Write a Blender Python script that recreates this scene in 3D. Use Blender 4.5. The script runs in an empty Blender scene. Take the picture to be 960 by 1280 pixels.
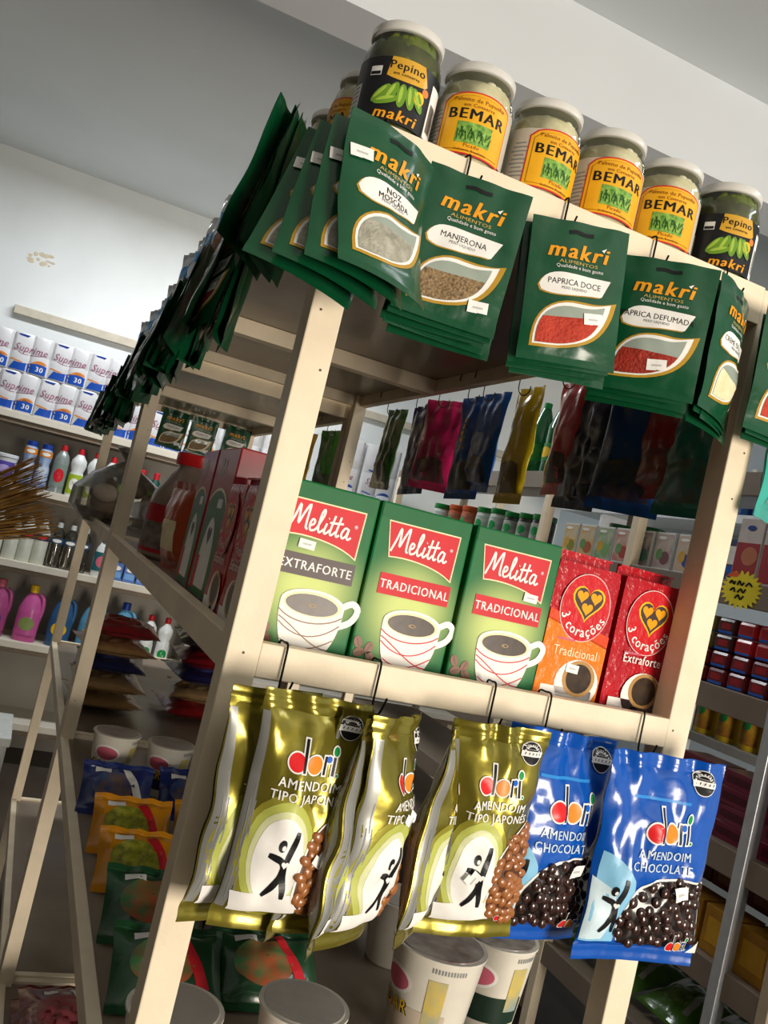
import bpy, bmesh, math, random
from mathutils import Vector, Matrix, noise
from mathutils.geometry import tessellate_polygon
R_ = math.radians
rnd = random.Random(7)
scene = bpy.context.scene
C = scene.collection
PI = math.pi
# ------------------------------------------------------------------ camera
CAM = Vector((-.1957, -.8035, 1.5083)); YAW, PIT, ROL, FPX = .3732, .0436, .2349, 1110.5
_F = Vector((math.sin(YAW)*math.cos(PIT), math.cos(YAW)*math.cos(PIT), math.sin(PIT)))
_R0 = Vector((math.cos(YAW), -math.sin(YAW), 0)); _U0 = _R0.cross(_F)
_R = _R0*math.cos(ROL) + _U0*math.sin(ROL); _U = _U0*math.cos(ROL) - _R0*math.sin(ROL)
cd = bpy.data.cameras.new('camera'); cam = bpy.data.objects.new('camera', cd); C.objects.link(cam)
cd.sensor_fit = 'VERTICAL'; cd.sensor_height = 36; cd.sensor_width = 27; cd.lens = FPX*36/1280
cd.clip_start = .02; cd.clip_end = 60
cam.matrix_world = Matrix.Translation(CAM) @ Matrix((_R, _U, -_F)).transposed().to_4x4()
scene.camera = cam
def at(px, py, ax, v):
    """point where the sight line of a photo pixel meets the plane axis=v"""
    d = _F + _R*((px-480)/FPX) - _U*((py-640)/FPX)
    return CAM + d*((v-CAM[ax])/d[ax])
# ------------------------------------------------------------------ world, lights, exposure
w = bpy.data.worlds.new('world'); scene.world = w; w.use_nodes = True
bg = w.node_tree.nodes['Background']; bg.inputs[0].default_value = (.80, .88, 1, 1); bg.inputs[1].default_value = .20
def area(name, loc, target, sx, sy, power, col):
    l = bpy.data.lights.new(name, 'AREA'); l.shape = 'RECTANGLE'; l.size = sx; l.size_y = sy; l.energy = power; l.color = col
    o = bpy.data.objects.new(name, l); C.objects.link(o); o.location = loc
    o.rotation_euler = (Vector(target)-Vector(loc)).to_track_quat('-Z', 'Y').to_euler(); return o
area('daylight_shop_door', (1.45, -3.9, 1.05), (.25, 0, 1.9), 1.2, 1.5, 185, (1, .90, .77))
area('ceiling_tube_rear', (.3, 3.3, 3.05), (.3, 3.3, 0), 1.5, .2, 40, (.95, .98, 1))  # out-of-view light added to brighten the back wall and ceiling
area('ceiling_tube_front', (1.8, -.6, 3.05), (1.8, -.6, 0), .2, 1.3, 9, (.95, .97, 1))  # weak added fill from above for the rack fronts, no fitting behind it
vs = scene.view_settings; vs.view_transform = 'Standard'; vs.look = 'None'; vs.gamma = 1; vs.use_curve_mapping = False; vs.exposure = 0.0
# ------------------------------------------------------------------ materials
def lin(c):
    if isinstance(c, str): c = [int(c[i:i+2], 16) for i in (0, 2, 4)]
    return tuple(((v/255)/12.92 if v <= 10 else ((v/255+.055)/1.055)**2.4) for v in c) + (1,)
MATS = {}
def M(name, col, rough=.5, metal=0, coat=0, var=.10, scale=30, bump=0, bscale=60, trans=0, ior=1.45, col2=None, spec=.5):
    if name in MATS: return MATS[name]
    m = bpy.data.materials.new(name); m.use_nodes = True; MATS[name] = m
    nt = m.node_tree; b = nt.nodes['Principled BSDF']; c = lin(col)
    tc = nt.nodes.new('ShaderNodeTexCoord'); nz = nt.nodes.new('ShaderNodeTexNoise')
    nz.inputs['Scale'].default_value = scale; nz.inputs['Detail'].default_value = 3
    nt.links.new(tc.outputs['Object'], nz.inputs['Vector'])
    mx = nt.nodes.new('ShaderNodeMix'); mx.data_type = 'RGBA'
    rp = nt.nodes.new('ShaderNodeMapRange'); rp.inputs[1].default_value = .3; rp.inputs[2].default_value = .7
    nt.links.new(nz.outputs[0], rp.inputs[0]); nt.links.new(rp.outputs[0], mx.inputs[0])
    c2 = lin(col2) if col2 else tuple(v*(1-var) for v in c[:3]) + (1,)
    c1 = c if col2 else tuple(min(1, v*(1+var*.5)) for v in c[:3]) + (1,)
    mx.inputs[6].default_value = c1; mx.inputs[7].default_value = c2
    nt.links.new(mx.outputs[2], b.inputs['Base Color'])
    b.inputs['Roughness'].default_value = rough; b.inputs['Metallic'].default_value = metal
    b.inputs['Coat Weight'].default_value = coat; b.inputs['Coat Roughness'].default_value = .12
    b.inputs['Specular IOR Level'].default_value = spec*.7
    b.inputs['Transmission Weight'].default_value = trans; b.inputs['IOR'].default_value = ior
    if bump:
        bn = nt.nodes.new('ShaderNodeTexNoise'); bn.inputs['Scale'].default_value = bscale; bn.inputs['Detail'].default_value = 2
        nt.links.new(tc.outputs['Object'], bn.inputs['Vector'])
        bp = nt.nodes.new('ShaderNodeBump'); bp.inputs['Strength'].default_value = bump; bp.inputs['Distance'].default_value = .004
        nt.links.new(bn.outputs[0], bp.inputs['Height']); nt.links.new(bp.outputs[0], b.inputs['Normal'])
    return m
def clear(name, tint='ffffff', rough=.06, w=.12):
    """thin clear film or jar glass: mostly see-through, with a mirror coat"""
    if name in MATS: return MATS[name]
    m = bpy.data.materials.new(name); m.use_nodes = True; MATS[name] = m; nt = m.node_tree
    nt.nodes.remove(nt.nodes['Principled BSDF'])
    t = nt.nodes.new('ShaderNodeBsdfTransparent'); t.inputs[0].default_value = lin(tint)
    g = nt.nodes.new('ShaderNodeBsdfGlossy'); g.inputs['Roughness'].default_value = rough
    tc = nt.nodes.new('ShaderNodeTexCoord'); nz = nt.nodes.new('ShaderNodeTexNoise'); nz.inputs['Scale'].default_value = 45
    nt.links.new(tc.outputs['Object'], nz.inputs['Vector'])
    bp = nt.nodes.new('ShaderNodeBump'); bp.inputs['Strength'].default_value = .12; bp.inputs['Distance'].default_value = .003
    nt.links.new(nz.outputs[0], bp.inputs['Height']); nt.links.new(bp.outputs[0], g.inputs['Normal'])
    lw = nt.nodes.new('ShaderNodeLayerWeight'); lw.inputs[0].default_value = .25
    ma = nt.nodes.new('ShaderNodeMath'); ma.operation = 'MULTIPLY_ADD'; ma.inputs[1].default_value = .7; ma.inputs[2].default_value = w*.4
    nt.links.new(lw.outputs['Fresnel'], ma.inputs[0])
    x = nt.nodes.new('ShaderNodeMixShader'); nt.links.new(ma.outputs[0], x.inputs[0]); nt.links.new(t.outputs[0], x.inputs[1]); nt.links.new(g.outputs[0], x.inputs[2])
    nt.links.new(x.outputs[0], nt.nodes['Material Output'].inputs[0]); return m
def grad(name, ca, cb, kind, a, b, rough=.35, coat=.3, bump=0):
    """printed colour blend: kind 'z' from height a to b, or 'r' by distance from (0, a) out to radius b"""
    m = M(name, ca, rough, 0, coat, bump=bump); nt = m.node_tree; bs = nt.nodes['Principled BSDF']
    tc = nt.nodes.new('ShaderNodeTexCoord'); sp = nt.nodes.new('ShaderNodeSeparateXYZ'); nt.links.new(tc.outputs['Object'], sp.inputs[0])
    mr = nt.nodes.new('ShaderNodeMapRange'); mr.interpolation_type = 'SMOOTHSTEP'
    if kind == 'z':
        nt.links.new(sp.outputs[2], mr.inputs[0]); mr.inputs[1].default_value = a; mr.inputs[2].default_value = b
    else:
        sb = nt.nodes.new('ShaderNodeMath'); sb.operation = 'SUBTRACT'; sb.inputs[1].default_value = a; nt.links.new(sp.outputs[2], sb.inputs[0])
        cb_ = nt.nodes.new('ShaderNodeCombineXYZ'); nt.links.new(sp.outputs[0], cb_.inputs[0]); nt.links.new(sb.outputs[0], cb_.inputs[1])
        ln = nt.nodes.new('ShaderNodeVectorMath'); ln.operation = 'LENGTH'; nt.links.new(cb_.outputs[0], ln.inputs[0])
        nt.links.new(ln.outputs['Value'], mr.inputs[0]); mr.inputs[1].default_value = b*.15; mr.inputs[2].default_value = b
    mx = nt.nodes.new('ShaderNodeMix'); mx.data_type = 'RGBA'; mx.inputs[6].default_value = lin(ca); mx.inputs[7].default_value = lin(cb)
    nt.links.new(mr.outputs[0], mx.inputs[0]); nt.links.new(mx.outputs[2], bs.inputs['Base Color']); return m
cream = M('cream_painted_wood', 'f0e0c4', .5, bump=.12, bscale=90, var=.10, scale=14)
shelfwood = M('shelf_board_brown', '887a6a', .35, coat=.25, var=.14, scale=9, bump=.05)
wallw = M('wall_paint', 'eef2f2', .7, bump=.1, bscale=25, var=.06, scale=3)
ceilm = M('ceiling_paint', 'e2e8ea', .8, var=.04, scale=2)
beamm = M('beam_paint', 'eef2f6', .7, var=.03, scale=2)
floorm = M('floor_tile', '4a4138', .3, var=.2, scale=5)
wire = M('black_wire', '1a1817', .4, .6)
white = M('print_white', 'f3f1ec', .5); black = M('print_black', '141416', .35); paper = M('sticker_paper', 'f6f4f0', .6)
orange = M('print_orange', 'f2a21c', .35); gold = M('print_gold', 'b98f2c', .35); redp = M('print_red', 'd2202c', .5)
redd = M('print_bright_red', 'e02428', .3); bluep = M('print_blue', '1b62c8', .35); greenp = M('print_green', '119448', .35)
cyan = M('print_light_blue', '8cc8ea', .35); dkbrown = M('print_brown', '4a3a38', .4); yellowp = M('print_yellow', 'f6c61e', .35)
creamp = M('print_cream', 'f5e3b4', .4); palegreen = M('print_pale_green', 'b9bf5c', .4); pink = M('print_pink', 'd2687e', .4)
navyp = M('print_navy', '1c3f94', .35); greyp = M('print_grey', '8d8f90', .5); purple = M('print_purple', '6a3a8a', .4)
# ------------------------------------------------------------------ object helpers
def tag(o, label=None, cat=None, group=None, kind=None):
    if label: o['label'] = label
    if cat: o['category'] = cat
    if group: o['group'] = group
    if kind: o['kind'] = kind
    return o
def empty(name, loc=(0, 0, 0), rot=(0, 0, 0), label=None, cat=None, group=None):
    o = bpy.data.objects.new(name, None); C.objects.link(o); o.location = loc; o.rotation_euler = rot
    o.empty_display_size = .02; return tag(o, label, cat, group)
def dup(root, loc=None, rot=None, label=None, group=None, scale=None):
    r = root.copy(); C.objects.link(r)
    if loc is not None: r.location = loc
    if rot is not None: r.rotation_euler = rot
    if scale is not None: r.scale = scale
    tag(r, label, None, group)
    for ch in list(root.children):
        c = ch.copy(); C.objects.link(c); c.parent = r
        for g in list(ch.children):
            d = g.copy(); C.objects.link(d); d.parent = c
    return r
class Kit:
    """the first call places the prototype itself, later calls place copies"""
    def __init__(s, proto): s.p = proto; s.used = False
    def __call__(s, loc, rot=(0, 0, 0), label=None, group=None, scale=None):
        if not s.used:
            s.used = True; s.p.location = loc; s.p.rotation_euler = rot
            if scale is not None: s.p.scale = scale
            return tag(s.p, label, None, group)
        return dup(s.p, loc, rot, label, group, scale)
class MB:
    def __init__(s): s.v = []; s.f = []; s.m = []; s.cur = 0
    def add(s, vs, fs):
        n = len(s.v); s.v += [tuple(v) for v in vs]; s.f += [tuple(i+n for i in f) for f in fs]; s.m += [s.cur]*len(fs); return s
    def box(s, x0, x1, y0, y1, z0, z1):
        return s.add([(x, y, z) for z in (z0, z1) for y in (y0, y1) for x in (x0, x1)],
                     [(0, 2, 3, 1), (4, 5, 7, 6), (0, 1, 5, 4), (2, 6, 7, 3), (0, 4, 6, 2), (1, 3, 7, 5)])
    def tube(s, pts, r, n=6):
        pts = [Vector(p) for p in pts]; rings = []; rr = r if isinstance(r, (list, tuple)) else [r]*len(pts); ref = None
        for i, p in enumerate(pts):
            t = (pts[min(i+1, len(pts)-1)] - pts[max(i-1, 0)]).normalized()
            if ref is None: ref = t.orthogonal().normalized()
            a = (ref - t*ref.dot(t)); a = a.normalized() if a.length > 1e-6 else t.orthogonal().normalized(); ref = a; b = t.cross(a)
            rings.append([p + (a*math.cos(2*PI*k/n) + b*math.sin(2*PI*k/n))*rr[i] for k in range(n)])
        vs = [v for r_ in rings for v in r_]; fs = []
        for i in range(len(pts)-1):
            for k in range(n): fs.append((i*n+k, i*n+(k+1) % n, (i+1)*n+(k+1) % n, (i+1)*n+k))
        fs.append(tuple(range(n-1, -1, -1))); fs.append(tuple((len(pts)-1)*n+k for k in range(n)))
        return s.add(vs, fs)
    def lathe(s, prof, n=28, sy=1, cx=0, cy=0):
        vs = []; fs = []
        for (r, z) in prof:
            for k in range(n): a = 2*PI*k/n; vs.append((cx+r*math.sin(a), cy-r*math.cos(a)*sy, z))
        m = len(prof)
        for i in range(m-1):
            for k in range(n): fs.append((i*n+k, i*n+(k+1) % n, (i+1)*n+(k+1) % n, (i+1)*n+k))
        if prof[0][0] > 1e-5: fs.append(tuple(range(n-1, -1, -1)))
        if prof[-1][0] > 1e-5: fs.append(tuple((m-1)*n+k for k in range(n)))
        return s.add(vs, fs)
    def blob(s, c, r, rot=None, n=8, m=5):
        c = Vector(c); vs = []; fs = []
        for i in range(m+1):
            th = PI*i/m
            for k in range(n):
                ph = 2*PI*k/n; p = Vector((r[0]*math.sin(th)*math.cos(ph), r[1]*math.sin(th)*math.sin(ph), r[2]*math.cos(th)))
                if rot is not None: p = rot @ p
                vs.append(c+p)
        for i in range(m):
            for k in range(n): fs.append((i*n+k, (i+1)*n+k, (i+1)*n+(k+1) % n, i*n+(k+1) % n))
        return s.add(vs, fs)
    def build(s, name, mats, parent=None, smooth=False, bevel=0):
        me = bpy.data.meshes.new(name); me.from_pydata(s.v, [], s.f)
        mats = mats if isinstance(mats, (list, tuple)) else [mats]
        for m in mats: me.materials.append(m)
        for p, k in zip(me.polygons, s.m): p.material_index = k; p.use_smooth = smooth
        bm = bmesh.new(); bm.from_mesh(me)
        if smooth: bmesh.ops.remove_doubles(bm, verts=bm.verts, dist=1e-6)
        if bevel: bmesh.ops.bevel(bm, geom=[e for e in bm.edges], offset=bevel, segments=2, affect='EDGES', profile=.5)
        bmesh.ops.recalc_face_normals(bm, faces=bm.faces)
        bm.to_mesh(me); bm.free(); me.update()
        if smooth: me.set_sharp_from_angle(angle=R_(38))
        o = bpy.data.objects.new(name, me); C.objects.link(o)
        if parent: o.parent = parent
        return o
def box(name, x0, x1, y0, y1, z0, z1, m, parent=None, bevel=.002):
    return MB().box(x0, x1, y0, y1, z0, z1).build(name, m, parent, bevel=bevel)
def bez(p0, p1, p2, p3, n=8):
    return [tuple((1-t)**3*a+3*t*(1-t)**2*b+3*t*t*(1-t)*c+t**3*d for a, b, c, d in zip(p0, p1, p2, p3)) for t in [i/n for i in range(n)]]
def crom(pts, n=5):
    q = [pts[0]] + list(pts) + [pts[-1]]; out = []
    for i in range(1, len(q)-2):
        for k in range(n):
            t = k/n; out.append(tuple(.5*((2*b)+(-a+c)*t+(2*a-5*b+4*c-d)*t*t+(-a+3*b-3*c+d)*t**3) for a, b, c, d in zip(q[i-1], q[i], q[i+1], q[i+2])))
    out.append(tuple(pts[-1])); return out
TXT = {}
def textmesh(s, bold, sp):
    k = (s, bold, sp)
    if k not in TXT:
        cu = bpy.data.curves.new('t', 'FONT'); cu.body = s; cu.resolution_u = 2; cu.offset = bold; cu.align_x = 'CENTER'; cu.space_character = sp; cu.fill_mode = 'FRONT'
        o = bpy.data.objects.new('t', cu); C.objects.link(o); bpy.context.view_layer.update()
        me = bpy.data.meshes.new_from_object(o.evaluated_get(bpy.context.evaluated_depsgraph_get()))
        TXT[k] = ([(v.co.x, v.co.y) for v in me.vertices], [tuple(p.vertices) for p in me.polygons])
        bpy.data.objects.remove(o); bpy.data.curves.remove(cu); bpy.data.meshes.remove(me)
    return TXT[k]
class Print:
    """flat print gathered in the (u, z) plane of a face, then laid on the thing's own surface"""
    def __init__(s): s.sh = []; s.mats = []
    def _m(s, m):
        if m not in s.mats: s.mats.append(m)
        return s.mats.index(m)
    def tri(s, vs, fs, m, ly): s.sh.append((vs, fs, s._m(m), ly)); return s
    def poly(s, pts, m, ly=0):
        fs = tessellate_polygon([[Vector((p[0], p[1], 0)) for p in pts]]); return s.tri(list(pts), [tuple(f) for f in fs], m, ly)
    def ell(s, cx, cz, rx, rz, m, ly=0, n=24, rot=0, a0=0, a1=2*PI):
        c, d = math.cos(rot), math.sin(rot); P = []
        full = abs(a1-a0-2*PI) < 1e-6; N = n if full else n+1
        for k in range(N):
            a = a0+(a1-a0)*k/n; x, z = rx*math.cos(a), rz*math.sin(a); P.append((cx+x*c-z*d, cz+x*d+z*c))
        return s.poly(P, m, ly)
    def rect(s, cx, cz, w, h, m, ly=0, rot=0):
        c, d = math.cos(rot), math.sin(rot)
        return s.poly([(cx+x*c-z*d, cz+x*d+z*c) for x, z in ((-w/2, -h/2), (w/2, -h/2), (w/2, h/2), (-w/2, h/2))], m, ly)
    def stroke(s, pts, w, m, ly=0, smooth=True, n=4):
        if smooth and len(pts) > 2: pts = crom(pts, n)
        L = []
        for i, p in enumerate(pts):
            a, b = pts[max(i-1, 0)], pts[min(i+1, len(pts)-1)]; dx, dz = b[0]-a[0], b[1]-a[1]; l = math.hypot(dx, dz) or 1e-9
            ww = (w(i/(len(pts)-1)) if callable(w) else w)/2; L.append(((p[0]-dz/l*ww, p[1]+dx/l*ww), (p[0]+dz/l*ww, p[1]-dx/l*ww)))
        for i in range(len(L)-1): s.tri([L[i][0], L[i][1], L[i+1][1], L[i+1][0]], [(0, 1, 2, 3)], m, ly+.7*i/len(L))
        return s
    def text(s, t, cx, cz, size, m, ly=1, bold=.01, shear=0, sx=1, rot=0, arc=None):
        c, d = math.cos(rot), math.sin(rot)
        vs, fs = textmesh(t, 0.0, 1.02+max(0, bold)*5)
        for ko, off in enumerate((0,) if bold < .009 else (-bold*.9, 0, bold*.9)):     # heavy lettering: overlapping strikes
            out = []
            for x, y in vs:
                x = ((x+off)*sx + y*shear)*size; y *= size
                if arc:   # radius: >0 text over the top of a circle about (cx, cz), <0 along its bottom
                    r = abs(arc)
                    out.append((cx+(r+y)*math.sin(x/r), cz+(r+y)*math.cos(x/r)) if arc > 0 else (cx+(r-y)*math.sin(x/r), cz-(r-y)*math.cos(x/r)))
                else: out.append((cx+x*c-y*d, cz+x*d+y*c))
            s.tri(out, fs, m, ly+.3*ko)
        return s
    def shifted(s, fn):
        p = Print(); p.mats = s.mats; p.sh = [([fn(*q) for q in v], f, m, l) for v, f, m, l in s.sh]; return p
    def build(s, name, S, parent, cell=0, base=.0006, step=.00025):
        bm = bmesh.new()
        for vs, fs, m, ly in s.sh:
            bv = [bm.verts.new((x, z, base+step*ly)) for x, z in vs]
            for f in fs:
                if len(set(f)) < 3: continue
                ar = sum(vs[f[i]][0]*vs[f[(i+1) % len(f)]][1]-vs[f[(i+1) % len(f)]][0]*vs[f[i]][1] for i in range(len(f)))
                try: fc = bm.faces.new([bv[i] for i in (f if ar > 0 else f[::-1])]); fc.material_index = m
                except ValueError: pass
        if cell:
            for ax in (0, 1):
                lo = min(v.co[ax] for v in bm.verts); hi = max(v.co[ax] for v in bm.verts); k = math.floor(lo/cell)+1
                while k*cell < hi:
                    co = Vector((0, 0, 0)); co[ax] = k*cell; no = Vector((0, 0, 0)); no[ax] = 1
                    bmesh.ops.bisect_plane(bm, geom=bm.verts[:]+bm.edges[:]+bm.faces[:], plane_co=co, plane_no=no, dist=1e-7); k += 1
        for v in bm.verts: v.co = S(v.co.x, v.co.y, v.co.z)
        me = bpy.data.meshes.new(name); bm.to_mesh(me); bm.free()
        for m in s.mats: me.materials.append(m)
        for p in me.polygons: p.use_smooth = bool(cell)
        o = bpy.data.objects.new(name, me); C.objects.link(o); o.parent = parent; return o
def flat(y0): return lambda u, z, h: Vector((u, y0-h, z))
def side(x0): return lambda u, z, h: Vector((x0-h, -u, z))       # a box's left face
def cyl(r): return lambda u, z, h: Vector(((r+h)*math.sin(u/r), -(r+h)*math.cos(u/r), z))
class Pouch:
    """a filled film bag: two sheets sealed all round; front is -y, z runs from the bottom seal"""
    def __init__(s, w, h, T, seal=.012, seed=0, crease=.0016, fold=.0015, narrow=.06, low=.85, warp=None, nu=16, nv=22, rib=0):
        s.__dict__.update(locals())
    def env(s, z):
        t = min(1, max(0, (z-s.seal)/(s.h-2*s.seal))); return max(0, math.sin(PI*t**s.low))**.6
    def S(s, u, z, h, sd=-1):
        e = s.env(z); a = max(0, 1-abs(2*u/s.w)**2.4)**.65
        wr = noise.noise(Vector((u*38, z*26, s.seed*3.1)))*s.crease*2*(.3+e)
        wr += s.fold*math.sin(u*150+s.seed*2+3*noise.noise(Vector((u*20, z*20, s.seed))))*math.exp(-max(0, s.h-s.seal-z)/.03)
        x = u*(1-s.narrow*e); y = sd*(s.T/2*a*e*(1+.25*noise.noise(Vector((u*55, z*45, s.seed+5*sd))))+h) + wr
        if s.rib and (z > s.h-s.seal or z < s.seal): y += s.rib*math.sin(z*2*PI/.0032)
        p = Vector((x, y, z))
        return s.warp(p) if s.warp else p
    def F(s, u, z, h): return s.S(u, z, h, -1)
    def B(s, u, z, h): return s.S(u, z, h, 1)
    def mesh(s, name, m, parent):
        zs = [s.seal*i/6 for i in range(6)] + [s.seal+(s.h-2*s.seal)*i/s.nv for i in range(s.nv)] + [s.h-s.seal+s.seal*i/7 for i in range(8)]
        us = [s.w*(i/s.nu-.5) for i in range(s.nu+1)]; mb = MB(); n = len(us)
        for sd in (-1, 1):
            vs = [s.S(u, z, .0003, sd) for z in zs for u in us]
            mb.add(vs, [(j*n+i, j*n+i+1, (j+1)*n+i+1, (j+1)*n+i) for j in range(len(zs)-1) for i in range(n-1)])
        return mb.build(name, m, parent, smooth=True)
ORD = ['first', 'second', 'third', 'fourth', 'fifth', 'sixth', 'seventh', 'eighth', 'ninth', 'tenth', 'eleventh', 'twelfth', 'thirteenth', 'fourteenth']
# ------------------------------------------------------------------ room
def struct(o): o['kind'] = 'structure'; return o
XL, XR, YF, YB, ZT = -2.6, 3.1, -4.2, 4.4, 3.14
struct(box('floor', XL, XR, YF, YB, -.1, 0, floorm, bevel=0))
struct(box('ceiling', XL, XR, YF, YB, ZT, ZT+.1, ceilm, bevel=0))
struct(box('wall_back', XL, XR, YB, YB+.1, 0, ZT, wallw, bevel=0))
struct(box('wall_left', XL-.1, XL, YF, YB, 0, ZT, M('left_wall_paint', '4c4640', .7, var=.1, scale=3), bevel=0))
struct(box('wall_right', XR, XR+.1, YF, YB, 0, ZT, M('right_wall_paint', 'b9c4cc', .7, var=.05, scale=3), bevel=0))
struct(box('trim_1', XL, XR, 1.395, 1.57, 2.85, ZT, beamm, bevel=0))
wf = MB(); wf.box(XL, 0, YF-.1, YF, 0, ZT); wf.box(0, XR, YF-.1, YF, 2.4, ZT); wf.box(2.9, XR, YF-.1, YF, 0, 2.4)
struct(wf.build('wall_front', MATS['left_wall_paint']))
struct(box('trim_2', -.5, 2.6, 4.36, 4.4, 2.29, 2.335, M('wall_strip', 'cdc4b2', .6)))
stain = MB()
sr = random.Random(3)
for k in range(16): stain.blob((-.53+.16*sr.random(), 4.4, 2.585+.06*sr.random()), (.006+.014*sr.random(), .002, .004+.009*sr.random()), n=10, m=6)
struct(stain.build('trim_3', M('wall_stain', 'dccfb4', .8)))
# ------------------------------------------------------------------ the two display racks
P, W = .0318, .5453
ZTOP, ZC, ZL = 1.906, 1.400, .915
def rack(name, y0, y1, label, mid, top=ZTOP):
    t = empty(name, (0, y0, 0), label=label, cat='shelf rack', group='cream wooden display racks'); d = y1-y0
    for x in (0, W-P):
        for y in (0, d-P):
            po = box('post', x, x+P, y, y+P, 0, top-.002, cream, t, .0015)
            for k, z in enumerate((ZC-.012, ZC+.26, ZC+.315, 1.0)): MB().blob((x+P*(.5+.25*math.sin(k*2+x*9)), y-.0003, z), (.0013, .0005, .0013)).build('nail', M('nail_head', '6a5a48', .5), po, smooth=True)
    if mid: box('support_strut', W-P, W-.012, .98, 1.0, .2, ZC-.04, cream, t)
    for zt, h in ((top, .044), (ZC, .0325), (ZL, .03), (.33, .03)):
        f = .0004
        box('front_rail', P-f, W-P+f, 0, .018, zt-h, zt, cream, t, .001); box('rear_rail', P-f, W-P+f, d-.018, d, zt-h, zt, cream, t, .001)
        box('side_rail', 0, .018, P-f, d-P+f, zt-h, zt, cream, t, .001); box('side_rail', W-.018, W, P-f, d-P+f, zt-h, zt, cream, t, .001)
        box('shelf_board', .0185, W-.0185, .0185, d-.0185, zt-.018, zt-.006, shelfwood, t, .001)
    for y in ((.92,) if mid else (.6,)): box('cross_beam', .018, W-.018, y, y+.034, top-.05, top-.0185, cream, t, .001)
    return t
rack('display_rack', 0, 1.415, 'cream wooden display rack at the front, with coffee on its middle shelf', True)
rack('display_rack', 1.425, 2.655, 'cream wooden display rack standing behind the front one', False, ZTOP-.035)
# ------------------------------------------------------------------ wire hooks
HK = MB(); HK.tube(crom([(0, .020, -.012), (0, .019, .002), (0, .008, .0035), (0, -.003, .002), (0, -.0045, -.02), (0, -.006, -.040), (0, -.016, -.047), (0, -.026, -.040), (.002, -.030, -.026)], 4), .0011, 6)
hook_me = HK.build('wire_hook', wire, smooth=True); hook_me['category'] = 'hook'
hooks = Kit(hook_me)
def hook(x, y, z, yaw, label, group='black wire hooks on the racks', s=1.0, rx=0): return hooks((x, y, z), (rx, 0, yaw), label, group, (1, 1, s))
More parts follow.
